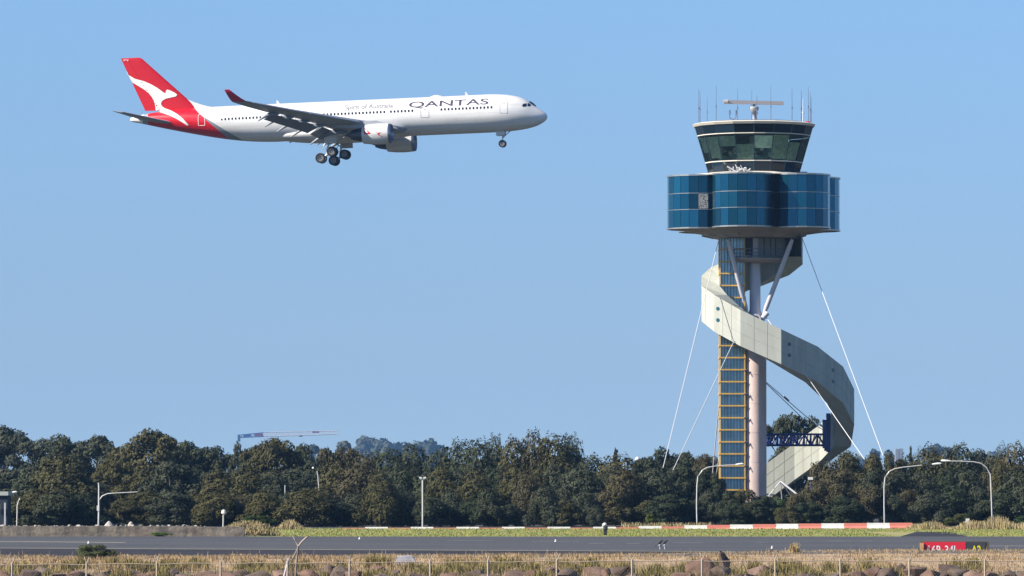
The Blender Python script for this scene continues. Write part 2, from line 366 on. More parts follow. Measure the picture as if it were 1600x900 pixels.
# fin and rudder
def fin_z(z): t = (z - 2.27) / (10.6 - 2.27); return lerp(52.3, 61.03, (z - 2.45) / (10.62 - 2.45)), lerp(60.4, 64.05, t)
b = MB(); b2 = MB(); R = []; R2 = []
for z in (1.6, 2.6, 4, 6, 8, 10, 10.45, 10.62):
    le, te = fin_z(z); c = te - le; R.append(section(le + (.25 if z > 10.5 else 0), (c - (.25 if z > 10.5 else 0)), 0, z, .09 if z < 10.5 else .06, 0, x1=.72, vertical=True))
    if z > 2.3:
        ch = .275 * c; s0 = te - ch; hw = .045 * c * .62 * (1 if z < 10.5 else .5)
        R2.append([Vector((-s0, -hw, z)), Vector((-s0, hw, z)), Vector((-te, .02, z)), Vector((-te, -.02, z))])
b.rings(R); fin = b.build('fin', m_red, ap, smooth=True)
b2.rings(R2); rud = b2.build('rudder', m_red, ap)
b = MB(); R = []       # dorsal fillet
for t in np.linspace(0, 1, 6):
    s = lerp(50.3, 54.6, t); h = lerp(0, 1.55, t ** 1.35); wd = lerp(.12, .30, t); z0 = 2.60
    R.append([Vector((-s, -wd, z0)), Vector((-s, wd, z0)), Vector((-s, .06, z0 + .16 + h)), Vector((-s, -.06, z0 + .16 + h))])
b.rings(R); b.build('dorsal_fillet', m_white, ap)

# engines
nac = []
for sg in (-1, 1):
    ey, ez, s0 = sg * 9.37, -3.0, 21.53
    c = (-s0, ey, ez)
    b = MB(); prof = [(1.20, -1.2), (1.20, -.5), (1.25, -.12), (1.33, 0), (1.42, -.03)]
    b.lathe([(1.17, -1.5), (1.19, -.6), (1.25, -.15), (1.34, .0), (1.40, -.02), (1.45, -.20), (1.47, -.42)], 40, 'x', c, cap=False)
    e = b.build('engine_cowl', [m_white, m_bare, m_exh], ap, smooth=True, auto=60)
    for p in e.data.polygons: p.material_index = 1
    b = MB(); b.lathe([(1.47, -.42), (1.52, -1.0), (1.55, -1.8), (1.50, -3.0), (1.36, -4.15), (1.28, -4.30), (1.20, -4.25), (1.2, -2.6), (1.17, -1.5)], 40, 'x', c, cap=False)
    nb = b.build('nacelle', m_white, ap, smooth=True, auto=60); 
    if sg < 0: nac.append(nb)
    b = MB(); b.lathe([(1.12, -3.0), (1.06, -4.3), (.86, -5.4), (.62, -6.1), (.55, -6.05), (.45, -5.6), (.34, -6.2), (.05, -7.0)], 32, 'x', c)
    b.build('core_exhaust', m_exh, ap, smooth=True, auto=50)
    b = MB(); b.lathe([(1.18, -1.30), (.36, -1.25), (.30, -.95), (.06, -.55)], 32, 'x', c)
    for k in range(26):
        a = 2 * math.pi * k / 26; u = Vector((0, math.cos(a), math.sin(a))); v = Vector((0, -math.sin(a), math.cos(a)))
        o = Vector(c) + Vector((-1.1, 0, 0))
        b.add([o + u * .33 - v * .03, o + u * 1.15 - v * .10 + Vector((.12, 0, 0)), o + u * 1.15 + v * .08 - Vector((.12, 0, 0)), o + u * .33 + v * .05 - Vector((.1, 0, 0))], [(0, 1, 2, 3)])
    b.build('fan', m_exh, ap, smooth=False)
    b = MB(); R = []
    for (s, zt, zb, hw) in ((s0 + .9, ez + 1.52, ez + 1.3, .08), (s0 + 2.2, ez + 1.95, ez + 1.2, .22), (s0 + 3.6, -1.05, ez + 1.1, .26), (s0 + 5.2, -1.1, ez + .9, .26), (s0 + 7.4, -1.3, -1.9, .2), (s0 + 9.3, -1.5, -1.75, .06)):
        R.append([Vector((-s, ey - hw, zb)), Vector((-s, ey + hw, zb)), Vector((-s, ey + hw * .8, zt)), Vector((-s, ey - hw * .8, zt))])
    b.rings(R); b.build('engine_pylon', m_grey, ap, smooth=True)

# landing gear
def wheel(parent, c, r, w):
    b = MB(); b.lathe([(r * .60, -w * .42), (r * .86, -w * .5), (r * .97, -w * .34), (r, -w * .15), (r, w * .15), (r * .97, w * .34), (r * .86, w * .5), (r * .60, w * .42), (r * .60, -w * .42)], 28, 'y', cap=False)
    t = b.build('wheel', m_tyre, parent, smooth=True, auto=50, loc=c)
    h = MB(); h.lathe([(.02, -w * .40), (r * .12, -w * .40), (r * .14, -w * .1), (r * .30, -w * .08), (r * .42, -w * .34), (r * .6, -w * .37), (r * .6, w * .40), (r * .5, w * .3), (.02, w * .3)], 20, 'y')
    h.build('rim', m_hub, t, smooth=True, auto=35)
    return t
for sg in (-1, 1):
    y = sg * 5.34
    f = unp(519.5 if sg < 0 else 539.5, 237 if sg < 0 else 241.5, y); r_ = unp(502 if sg < 0 else 522.5, 247.3 if sg < 0 else 251.2, y)
    mid = ((f[0] + r_[0]) / 2, (f[1] + r_[1]) / 2)
    b = MB(); b.tube([(-31.2, sg * 5.0, -1.9), (-mid[0] + .25, y, mid[1] + 1.5)], [.24, .24], 14); b.tube([(-mid[0] + .25, y, mid[1] + 1.6), (-mid[0], y, mid[1])], [.15, .15], 12)
    b.tube([(-mid[0] + .1, y, mid[1] + .9), (-(mid[0] + .75), y, mid[1] + .75), (-(mid[0] + .15), y, mid[1] + 1.9)], .07, 8)
    b.tube([(-mid[0] + .2, y, mid[1] + 1.5), (-29.4, sg * 3.4, -2.7)], .10, 8); b.tube([(-mid[0] + .2, y, mid[1] + 1.6), (-(mid[0] + 1.4), y, -2.4)], .08, 8)
    g = b.build('main_gear', m_steel, ap, smooth=True)
    b = MB(); b.tube([(-f[0] - 0, y, f[1]), (-r_[0], y, r_[1])], .16, 10)
    for q in (f, r_): b.tube([(-q[0], y - .75, q[1]), (-q[0], y + .75, q[1])], .09, 10)
    b.build('bogie', m_steel, g, smooth=True)
    for q in (f, r_):
        for dy in (-.70, .70): wheel_o = wheel(ap, (-q[0], y + dy, q[1]), .74, .50)
    b = MB(); b.box((-31.4, sg * 6.05, -3.05), (1.9, .06, 1.5), Euler((sg * rad(8), 0, 0)).to_matrix()); b.build('gear_door', m_white, ap)
q = unp(785.2, 224.6, 0)
b = MB(); b.tube([(-6.2, 0, -2.5), (-q[0] + .05, 0, q[1] + .9)], .15, 12); b.tube([(-q[0] + .05, 0, q[1] + 1.0), (-q[0], 0, q[1])], .09, 10)
b.tube([(-q[0], 0, q[1] + .9), (-q[0] + 1.3, 0, -2.65)], .07, 8); b.tube([(-q[0], -.42, q[1]), (-q[0], .42, q[1])], .07, 8); b.box((-q[0] + .25, 0, q[1] + 1.05), (.18, .5, .22))
b.build('nose_gear', m_steel, ap, smooth=True)
for dy in (-.33, .33): wheel(ap, (-q[0], dy, q[1]), .55, .34)
for dy in (-.55, .55): b = MB(); b.box((-7.0, dy, -3.05), (1.3, .04, .62)); b.build('gear_door', m_white, ap)

# cabin windows
def on_fus(s, z, off=.012): 
    A = FS; ss = [r[0] for r in A]; t = np.interp(s, ss, [r[1] for r in A]); bt = np.interp(s, ss, [r[2] for r in A]); hw = np.interp(s, ss, [r[3] for r in A])
    cz, hz = (t + bt) / 2, (t - bt) / 2; k = max(0, 1 - ((z - cz) / hz) ** 2); return Vector((-s, -(hw * math.sqrt(k) + off), z))
b = MB(); pts = []
for k in range(10):
    a = 2 * math.pi * k / 10; cx, cz_ = math.cos(a), math.sin(a); pts.append((.14 * math.copysign(abs(cx) ** .7, cx), .19 * math.copysign(abs(cz_) ** .7, cz_)))
b.rings([[Vector((x, 0, z)) for x, z in pts], [Vector((x, -.012, z)) for x, z in pts]])
w0 = b.build('cabin_window', m_win, ap)
sl_ = [7.85 + .533 * k for k in range(15)] + [19.66 + .533 * k for k in range(7)] + [23.86 + .533 * k for k in range(47) if not 18 <= k <= 20]
for i, s in enumerate(sl_):
    o = w0 if i == 0 else w0.copy()
    if i: COL.objects.link(o); o.parent = ap
    p = on_fus(s, .70, .004); o.location = p; o.rotation_euler = (-math.atan2(.70, 2.73), 0, 0)
    if s > 43: o.rotation_euler.z = rad(-3)
# doors as thin outlines
for (sa, sb, za, zb, name) in ((5.5, 6.6, -.25, 1.75, 'door'), (17.2, 18.4, -.38, 1.35, 'door'), (36.2, 37.2, -.25, 1.4, 'door'), (51.0, 52.0, -.1, 1.55, 'door')):
    b = MB(); wln = .045; red = sa > 50
    for (p0, p1) in (((sa, za), (sa, zb)), ((sb, za), (sb, zb)), ((sa, za), (sb, za)), ((sa, zb), (sb, zb))):
        n = 8; L_ = [on_fus(lerp(p0[0], p1[0], t), lerp(p0[1], p1[1], t), .014) for t in np.linspace(0, 1, n)]
        b.tube(L_, wln / 2 if not red else .05, 4)
    if not red: b.box(on_fus((sa + sb) / 2, zb - .55, .012), (.14, .03, .2))
    b.build(name, m_seam if not red else m_decw, ap)

# lettering wrapped on the fuselage
def text_mesh(body, bold=0.0):
    cu = bpy.data.curves.new('t', 'FONT'); cu.body = body; cu.offset = bold; cu.resolution_u = 5; o = bpy.data.objects.new('t', cu); COL.objects.link(o)
    bpy.context.view_layer.update(); me = bpy.data.meshes.new_from_object(o.evaluated_get(bpy.context.evaluated_depsgraph_get())); bpy.data.objects.remove(o, do_unlink=True); return me
def flat_text(name, body, m, parent, fn, x0, x1, z0, z1, bold=0, cuts=8):
    me = text_mesh(body, bold); bm = bmesh.new(); bm.from_mesh(me)
    xs_ = [v.co.x for v in bm.verts]; ys_ = [v.co.y for v in bm.verts]; a, c, d, e = min(xs_), max(xs_), min(ys_), max(ys_)
    for v in bm.verts: v.co = Vector((lerp(x0, x1, (v.co.x - a) / (c - a)), 0, lerp(z0, z1, (v.co.y - d) / (e - d))))
    for k in range(1, cuts): bmesh.ops.bisect_plane(bm, geom=bm.verts[:] + bm.edges[:] + bm.faces[:], plane_co=(0, 0, lerp(z0, z1, k / cuts)), plane_no=(0, 0, 1))
    for v in bm.verts: v.co = fn(v.co.x, v.co.z)
    bm.to_mesh(me); bm.free(); me.name = name; me.materials.clear(); me.materials.append(m); o = bpy.data.objects.new(name, me); COL.objects.link(o)
    if parent: o.parent = parent
    return o
flat_text('airline_name', 'QANTAS', m_navy, ap, lambda x, z: on_fus(-x, z, .018), -20.2, -8.3, 1.0, 2.08, bold=.012)
flat_text('slogan', 'Spirit of Australia', m_greyl, ap, lambda x, z: on_fus(-x, z, .018), -29.8, -22.6, 1.1, 2.02, bold=.016)
flat_text('registration', 'VH-QPJ', m_greyl, ap, lambda x, z: on_fus(-x, z, .018), -48.4, -46.3, 1.22, 1.5, bold=.01)

# paint marks laid on the curved skin
def skin_bvh(obs):
    vs, fs = [], []
    for o in obs:
        n = len(vs); off = o.location; vs += [v.co + off for v in o.data.vertices]; fs += [tuple(n + i for i in p.vertices) for p in o.data.polygons]
    return BVHTree.FromPolygons(vs, fs)
TREE = skin_bvh([fus, fin, rud] + nac)
def mark(name, poly, m, off=.03, cuts=3, parent=ap):
    from mathutils.geometry import tessellate_polygon
    bm = bmesh.new(); vs = [bm.verts.new((x, y, 0)) for x, y in poly]
    for t in tessellate_polygon([[Vector((x, y, 0)) for x, y in poly]]):
        try: bm.faces.new([vs[i] for i in t])
        except ValueError: pass
    for _ in range(cuts):
        es = [e for e in bm.edges if e.calc_length() > 2.2]
        if es: bmesh.ops.subdivide_edges(bm, edges=es, cuts=1, use_grid_fill=True)
        bmesh.ops.triangulate(bm, faces=bm.faces[:])
    o = API @ CAM; R3 = API.to_3x3(); 
    for v in bm.verts:
        d = (R3 @ ray(v.co.x, v.co.y)).normalized(); h = TREE.ray_cast(o, d)
        if h[0] is not None: v.co = h[0] - d * off
        else: k = (-.12 - o.y) / d.y; v.co = o + d * k
    me = bpy.data.meshes.new(name); bm.to_mesh(me); bm.free(); me.materials.append(m); ob = bpy.data.objects.new(name, me); COL.objects.link(ob); ob.parent = parent; return ob
Z1 = lambda L_: [(170 + x / 5.624, 80 + y / 5.624) for x, y in L_]
mark('kangaroo_emblem', Z1([(152, 172), (175, 210), (230, 243), (310, 264), (370, 290), (430, 325), (480, 362), (497, 371), (504, 345), (512, 337), (540, 345), (575, 362), (601, 381), (590, 397), (550, 406), (500, 417), (468, 436), (458, 460), (466, 482), (490, 500), (545, 520), (600, 552), (650, 592), (700, 647), (692, 656), (645, 625), (595, 594), (545, 568), (480, 545), (440, 533), (413, 520), (410, 490), (400, 448), (380, 405), (350, 368), (300, 330), (250, 300), (203, 272), (185, 240), (166, 205)]), m_decw, .05)
Z3 = lambda L_: [(620 + x / 6.4, 130 + y / 6.4) for x, y in L_]
for L_ in ([(1253, 228), (1258, 212), (1272, 203), (1299, 202), (1296, 233), (1262, 237)], [(1306, 230), (1309, 201), (1322, 199), (1342, 216), (1334, 231)], [(1318, 181), (1338, 181), (1366, 198), (1392, 222), (1396, 231), (1376, 228), (1346, 208)]):
    mark('cockpit_window', Z3(L_), m_cock, .02)
Z7 = lambda L_: [(480 + x / 8.889, 180 + y / 8.889) for x, y in L_]
mark('red_triangle_emblem', Z7([(778, 160), (884, 252), (860, 262), (790, 268)]), m_red, .02)
mark('white_kangaroo_emblem', Z7([(783, 185), (815, 205), (850, 245), (830, 240), (815, 250), (800, 225)]), m_decw, .04)
mark('small_kangaroo_emblem', Z7([(944, 232), (985, 248), (1000, 240), (1030, 238), (1000, 255), (1000, 275), (1048, 295), (1040, 300), (985, 275), (970, 248)]), m_red, .02)
flat_text('fin_code', 'PJ', m_decw, ap, lambda x, z: Vector((x, -.22, z)), -63.6, -62.9, 10.15, 10.4, cuts=1)
# aerials, pitot probes
for (s, z, h, sgn) in ((11.9, 2.80, .55, 1), (40.3, 2.80, .5, 1), (24.5, -2.8, .35, -1), (33, -3.05, .35, -1), (38.5, -2.8, .3, -1)):
    b = MB(); b.rings([[Vector((-s + .22, -.03, z)), Vector((-s + .22, .03, z)), Vector((-s - .25, .03, z)), Vector((-s - .25, -.03, z))], [Vector((-s - .12, -.015, z + sgn * h)), Vector((-s - .12, .015, z + sgn * h)), Vector((-s - .3, .015, z + sgn * h)), Vector((-s - .3, -.015, z + sgn * h))]])
    b.build('aerial', m_white, ap)
b = MB(); b.lathe([(.02, .34), (.3, .28), (.62, .12), (.75, 0)], 20, 'z', (-16.5, 0, 2.74)); o = b.build('satellite_dome', m_white, ap, smooth=True); o.scale = (1.5, .7, 1); o.location.x = 16.5 * .5

# ================================================================ CONTROL TOWER
D0 = 600.0; KT = D0 / FPX
TWX = GX(1178.5, D0)
tw = empty('control_tower', (TWX, D0, 0))
tag(tw, 'tall airport control tower with blue glass pods and spiralling outer stairway', 'tower')
TW = Vector((TWX, D0, 0))
def tp(px, py, dy=0): return P(px, py, D0 + dy) - TW
def tz(py): return tp(1178.5, py).z
def tx(px): return (px - 1178.5) * KT
m_conc = mat('pinkish_concrete', (.60, .475, .435), .85, noise=[(.3, .15), (2, .12, None, (1, 1, .15))], bump=(5, .3, .03))
m_cream = mat('cream_panels', (.45, .475, .425), .6, noise=[(.25, .10), (1.6, .09, None, (1, 1, .12)), (.9, .35, (.36, .35, .29), (1, 1, .2)), (7, .05)])
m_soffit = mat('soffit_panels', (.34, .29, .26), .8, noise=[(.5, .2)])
m_steelw = mat('pale_painted_steel', (.56, .55, .62), .45, noise=[(1, .06)])
m_yel = mat('yellow_frame', (.66, .40, .08), .5, noise=[(1.5, .15)])
m_cable = mat('white_cable', (.58, .58, .60), .5)
m_cable_shade = mat('shaded_cable', (.05, .07, .12), .5)  # shade on the rear guys, put into their colour
m_blue = mat('blue_painted_steel', (.010, .035, .20), .45)
m_rim = mat('pale_rim', (.62, .58, .50), .6)
m_dark = mat('dark_opening', (.02, .022, .03), .6)
m_mull = mat('dark_mullion', (.015, .04, .06), .4)
m_grb = mat('grey_cladding', (.24, .25, .24), .7, noise=[(.8, .12)])
m_grb2 = mat('radar_gearbox_grey', (.30, .32, .34), .6)
m_ant = mat('antenna_grey', (.12, .14, .20), .5)
m_lite = mat('red_lamp_glass', (.55, .03, .04), .3)
m_pig = mat('radar_bar_paint', (.40, .37, .38), .5)

def glass_blue():
    m = mat('blue_pod_glass', (.010, .092, .155), .13, metal=.75, tint=True)
    return m
m_pod = glass_blue()
def cab_glass():
    m = bpy.data.materials.new('cab_glass'); m.use_nodes = True; N = m.node_tree; L = N.links; N.nodes.clear()
    o = N.nodes.new('ShaderNodeOutputMaterial'); t = N.nodes.new('ShaderNodeBsdfTransparent'); t.inputs[0].default_value = (.86, .97, .90, 1)
    g = N.nodes.new('ShaderNodeBsdfGlossy'); g.inputs[0].default_value = (.55, .7, .75, 1); g.inputs[1].default_value = .05
    f = N.nodes.new('ShaderNodeFresnel'); f.inputs[0].default_value = 1.55; mx = N.nodes.new('ShaderNodeMixShader')
    L.new(f.outputs[0], mx.inputs[0]); L.new(t.outputs[0], mx.inputs[1]); L.new(g.outputs[0], mx.inputs[2]); L.new(mx.outputs[0], o.inputs[0]); return m
m_cab = cab_glass()
m_band = mat('dark_band_glass', (.005, .012, .020), .12, spec=.3, tint=True)

# concrete column, upper steel column
b = MB(); b.lathe([(18.0 * KT, -.2), (18.0 * KT, tz(505))], 40, 'z', (tx(1179.5), 0, 0)); 
for py in (540, 585, 630, 676, 722): b.lathe([(18.25 * KT, tz(py)), (18.25 * KT, tz(py) + .06)], 40, 'z', (tx(1179.5), 0, 0))
b.build('column', m_conc, tw, smooth=True)
b = MB(); b.lathe([(17 * KT, tz(506)), (12 * KT, tz(494)), (8.6 * KT, tz(484)), (8.4 * KT, tz(372))], 28, 'z', (tx(1180), 0, 0)); b.build('steel_column', m_steelw, tw, smooth=True)
# brackets down the column
b = MB()
for py in (579, 616, 653, 691, 728): b.tube([(tx(1162), -1.6, tz(py)), (tx(1168), -1.25, tz(py) + .05)], .05, 6); b.box((tx(1165), -1.3, tz(py)), (.5, .1, .1))
b.build('tie_bracket', m_ant, tw)

# lift shaft: yellow frame, glazed bays, corrugated mullions
lx0, lx1, ly = tx(1123.5), tx(1164), -1.2
fr = MB(); gl = MB(); mu = MB()
zb, zt = tz(768), tz(372)
for x in (lx0 + .07, lx1 - .07):
    for y in (ly, ly + 2.6): fr.box((x, y, (zb + zt) / 2), (.12, .12, zt - zb))
py = 765.5; 
while py > 385:
    z = tz(py)
    for (c, d) in (((0, ly - .05), (lx1 - lx0 + .1, .14)),): fr.box(((lx0 + lx1) / 2, ly - .04, z), (lx1 - lx0 + .12, .14, .15))
    fr.box((lx0 + .03, ly + 1.3, z), (.14, 2.6, .2)); fr.box((lx1 - .03, ly + 1.3, z), (.14, 2.6, .2))
    fr.box(((lx0 + lx1) / 2, ly + 2.6, z), (lx1 - lx0, .14, .2))
    fr.box(((lx0 + lx1) / 2, ly - .35, z - .1), (lx1 - lx0 - .1, .5, .03)) if False else None
    py -= 18.75
sh = empty('lift_shaft'); sh.parent = tw
fr.build('frame', m_yel, sh)
for k in range(22): mu.box((lerp(lx0 + .25, lx1 - .25, k / 21), ly + .06, (zb + zt) / 2), (.022 if k % 3 else .07, .05, zt - zb))
mu.build('mullions', m_mull, sh)
m_lgl = mat('teal_glass', (.55, .78, .92), .28, metal=.5, noise=[(1.2, .35, None, (3, 1, .25)), (.4, .3, (.25, .33, .36), (1, 1, 3))])
gl.box(((lx0 + lx1) / 2, ly + 1.32, (zb + zt) / 2), (lx1 - lx0 - .25, 2.4, zt - zb - .1)); gl.build('glazing', m_lgl, sh)

# neck under the pods: machine room, balcony with railing, ducts
b = MB(); b.box((tx(1198), 1.0, (tz(372) + tz(404)) / 2), (tx(1224) - tx(1166), 3.0, tz(372) - tz(404))); b.build('machine_room', m_grb, tw)
b = MB()
for x in (1176, 1194, 1204, 1212): b.box((tx(x), -.52, tz(386)), (.09 if x > 1180 else 1.0, .06, tz(374) - tz(400)))
b.build('door_panels', m_dark, tw)
b = MB(); b.box((tx(1169), -.56, tz(385)), (.8, .08, 1.9)); b.build('open_doorway', m_dark, tw)
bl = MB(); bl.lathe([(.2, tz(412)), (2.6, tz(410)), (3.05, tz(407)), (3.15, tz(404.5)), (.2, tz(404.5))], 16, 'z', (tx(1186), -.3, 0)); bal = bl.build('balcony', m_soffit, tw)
r = MB(); 
for k in range(16):
    a = 2 * math.pi * k / 16; r.tube([(tx(1186) + 3.05 * math.cos(a), -.3 + 3.05 * math.sin(a), tz(404.5)), (tx(1186) + 3.05 * math.cos(a), -.3 + 3.05 * math.sin(a), tz(390))], .035, 5)
for py in (390, 396.5, 402):
    r.tube([(tx(1186) + 3.05 * math.cos(a), -.3 + 3.05 * math.sin(a), tz(py)) for a in [2 * math.pi * k / 24 for k in range(25)]], .04, 5)
r.build('railing', m_ant, bal)

# raking struts up to the pods
for (p0, p1, dy) in (((1168, 492), (1137.5, 374), -3.0), ((1193, 492), (1238, 374), -3.0)):
    a = tp(p0[0], p0[1], dy * .18); c = tp(p1[0], p1[1], dy); b = MB(); b.tube([a, lerp(a, c, .1), lerp(a, c, .9), c], [.15, .27, .27, .18], 14); b.build('strut', m_steelw, tw, smooth=True)
b = MB(); b.tube([tp(1165, 489, -1.2), tp(1172, 499, -1.35)], .3, 12); b.tube([tp(1199, 489, -1.2), tp(1190, 499, -1.35)], .3, 12)
b.lathe([(.62, -.25), (.62, .25), (.42, .25), (.42, -.25), (.62, -.25)], 24, 'y', tp(1180.5, 499, -1.5), cap=False); b.build('strut_collar', m_steelw, tw, smooth=True)

# six rounded office pods
zt, zb = tz(278.5), tz(358.5); LD, LR = 92.5 * KT, 47.5 * KT; NL = 20
pod = MB(); random.seed(17)
m_ledge = mat('pale_ledge', (.42, .42, .40), .35, metal=.8)
for i in range(6):
    th = rad(-90 - 13 + 60 * i); cx, cy = LD * math.cos(th), LD * math.sin(th)
    root = empty('office_pod'); root.parent = tw; root.location = (cx, cy, 0)
    g = MB(); 
    def inside(x, y):
        for j in range(6):
            if j != i:
                t2 = rad(-90 - 13 + 60 * j)
                if math.hypot(x - LD * math.cos(t2), y - LD * math.sin(t2)) < LR * .985: return True
        return math.hypot(x, y) < LD * .62
    zs = [zb, zb + (zt - zb) * .345, zb + (zt - zb) * .66, zt]
    ok = []
    for k in range(NL):
        a0, a1 = 2 * math.pi * k / NL + th, 2 * math.pi * (k + 1) / NL + th; am = (a0 + a1) / 2
        ok.append(not inside(cx + LR * math.cos(am), cy + LR * math.sin(am)))
    run = []
    for st in range(NL):
        r_ = []
        while ok[(st + len(r_)) % NL] and len(r_) < NL: r_.append(st + len(r_))
        if len(r_) > len(run): run = r_
    for k in run:
        a0, a1 = 2 * math.pi * k / NL + th, 2 * math.pi * (k + 1) / NL + th
        p0 = Vector((LR * math.cos(a0), LR * math.sin(a0), 0)); p1 = Vector((LR * math.cos(a1), LR * math.sin(a1), 0)); t_ = (p1 - p0).normalized()
        for q in range(3):
            g = MB(); g.add([p0 + t_ * .02 + Vector((0, 0, zs[q] + .05)), p1 - t_ * .02 + Vector((0, 0, zs[q] + .05)), p1 - t_ * .02 + Vector((0, 0, zs[q + 1] - .05)), p0 + t_ * .02 + Vector((0, 0, zs[q + 1] - .05))], [(0, 1, 2, 3)])
            if root.location.y < 3 or q == 0: o = g.build('glass_pane', m_pod, root); v_ = random.uniform(.55, 1.5) if k % 2 else random.uniform(.8, 1.2); o.color = (v_, v_ * random.uniform(.93, 1.07), v_, 1)
    for (zz, hh, ov) in ((zs[0] - .06, .15, .09), (zs[1], .065, .04), (zs[2], .065, .04), (zs[3] + .06, .17, .09)):
        R = []
        for k in run + [run[-1] + 1]:
            a0 = 2 * math.pi * k / NL + th; u = Vector((math.cos(a0), math.sin(a0), 0)); R.append([u * (LR - .15) + Vector((0, 0, zz - hh / 2)), u * (LR + ov) + Vector((0, 0, zz - hh / 2)), u * (LR + ov) + Vector((0, 0, zz + hh / 2)), u * (LR - .15) + Vector((0, 0, zz + hh / 2))])
        g = MB(); g.rings(R); g.build('ledge', m_ledge, root)
    c = MB(); c.lathe([(LR - .16, zb), (LR - .16, zt)], NL, 'z', ph=th); c.build('inner_wall', m_mull, root)
b = MB(); b.lathe([(LD + 1.2, tz(277)), (LD + 1.0, tz(275)), (5.0, tz(275))], 24, 'z', cap=True); b.build('pod_roof', m_rim, tw)
# patterned panel on the left pod
th = rad(-163); a = rad(-50)
def pattern():
    m = mat('lace_pattern', (.05, .09, .13), .5); N = m.node_tree; L = N.links; tc = N.nodes.new('ShaderNodeTexCoord'); v = N.nodes.new('ShaderNodeTexVoronoi'); v.feature = 'DISTANCE_TO_EDGE'; v.inputs['Scale'].default_value = 4.5
    L.new(tc.outputs['Object'], v.inputs[0]); s = N.nodes.new('ShaderNodeMath'); s.operation = 'LESS_THAN'; s.inputs[1].default_value = .16; L.new(v.outputs[0], s.inputs[0]); mx = N.nodes.new('ShaderNodeMixRGB')
    mx.inputs[1].default_value = (.03, .05, .07, 1); mx.inputs[2].default_value = (.38, .35, .33, 1); L.new(s.outputs[0], mx.inputs[0]); L.new(mx.outputs[0], bsdf(m).inputs['Base Color']); return m
cx, cy = LD * math.cos(th), LD * math.sin(th); 
best = None
for k in range(NL):
    a0, a1 = 2 * math.pi * k / NL + th, 2 * math.pi * (k + 1) / NL + th; xm = (math.cos(a0) + math.cos(a1)) / 2 * LR + cx; ym = (math.sin(a0) + math.sin(a1)) / 2 * LR + cy
    if ym < cy and (best is None or abs(xm - tx(1091.5)) < best[0]): best = (abs(xm - tx(1091.5)), a0, a1)
_, a0, a1 = best; RR = LR + .03
b = MB(); b.add([(cx + RR * math.cos(a), cy + RR * math.sin(a), z) for (a, z) in ((a0, zs[1] + .08), (a1, zs[1] + .08), (a1, zs[2] - .08), (a0, zs[2] - .08))], [(0, 1, 2, 3)]); b.build('patterned_panel', pattern(), tw)

# underside: panelled dish drawing in to the neck
b = MB(); ring = []
R0 = []; n = 72
for k in range(n):
    a = 2 * math.pi * k / n; best_r = LD * .8
    for i in range(6):
        th = rad(-103 + 60 * i); d = a - th; q = LR ** 2 - (LD * math.sin(d)) ** 2
        if q > 0 and math.cos(d) > 0: best_r = max(best_r, LD * math.cos(d) + math.sqrt(q))
    R0.append((a, best_r))
b.rings([[Vector((r * .985 * math.cos(a), r * .985 * math.sin(a), tz(359))) for a, r in R0], [Vector((max(r * .62, 5.4) * .96 * math.cos(a), max(r * .62, 5.4) * .96 * math.sin(a), tz(366.5))) for a, r in R0],
         [Vector((4.75 * math.cos(a), 4.75 * math.sin(a), tz(372.5))) for a, r in R0]])
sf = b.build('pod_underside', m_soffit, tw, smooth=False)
b = MB()
for k in range(18):
    a = 2 * math.pi * (k + .5) / 18; b.tube([(4.6 * math.cos(a), 4.6 * math.sin(a), tz(372.6)), (6.0 * math.cos(a), 6.0 * math.sin(a), tz(368.2))], .06, 5)
b.build('soffit_rib', m_soffit, sf)

# control cab: 18 outward leaning bays
NC = 18; PH = rad(-90 - 2.4 - 10 + 10)
def cabr(py): return np.interp(py, [195, 272], [94.5, 71.5]) * KT
cab = empty('control_cab'); cab.parent = tw
def cring(py, dr=0, n=NC): return [Vector(((cabr(py) + dr) * math.cos(PH + 2 * math.pi * k / n), (cabr(py) + dr) * math.sin(PH + 2 * math.pi * k / n), tz(py))) for k in range(n)]
b = MB(); b.rings([cring(199, .12), cring(195.5, .22), [Vector((v.x * .97, v.y * .97, v.z + .12)) for v in cring(195.5, .1)]]); b.build('roof', m_rim, cab)
def bays(name, p0, p1, m, gap=.05):
    A, B = cring(p0), cring(p1)
    for k in range(NC):
        q = (k + 1) % NC; t = (A[q] - A[k]).normalized() * gap; g = MB(); g.add([A[k] + t, A[q] - t, B[q] - t, B[k] + t], [(0, 1, 2, 3)]); o = g.build(name, m, cab); v_ = random.uniform(.4, 2.2); o.color = (v_, v_, v_, 1)
bays('upper_glass', 199, 212, m_band); bays('lower_glass', 256.5, 271, m_band)
A, B = cring(214.5), cring(254)
wd0 = None
for k in range(NC):
    q = (k + 1) % NC; t = (A[q] - A[k]).normalized() * .04; g = MB(); g.add([A[k] + t, A[q] - t, B[q] - t, B[k] + t], [(0, 1, 2, 3)]); g.build('window', m_cab, cab)
for pyy, hh in ((213.2, .16), (255.2, .19)):
    b = MB(); b.rings([[Vector((v.x * s1, v.y * s1, v.z + dz)) for v in cring(pyy, .06)] for s1, dz in ((.985, -hh * .3), (1, -hh * .3), (1, hh * .3), (.985, hh * .3))], cap=False); b.build('rim_rail', m_rim, cab)
b = MB(); A, B = cring(197, -.02), cring(271, .0)
for k in range(NC): b.tube([A[k], B[k]], .055, 5)
b.build('mullion', m_mull, cab)
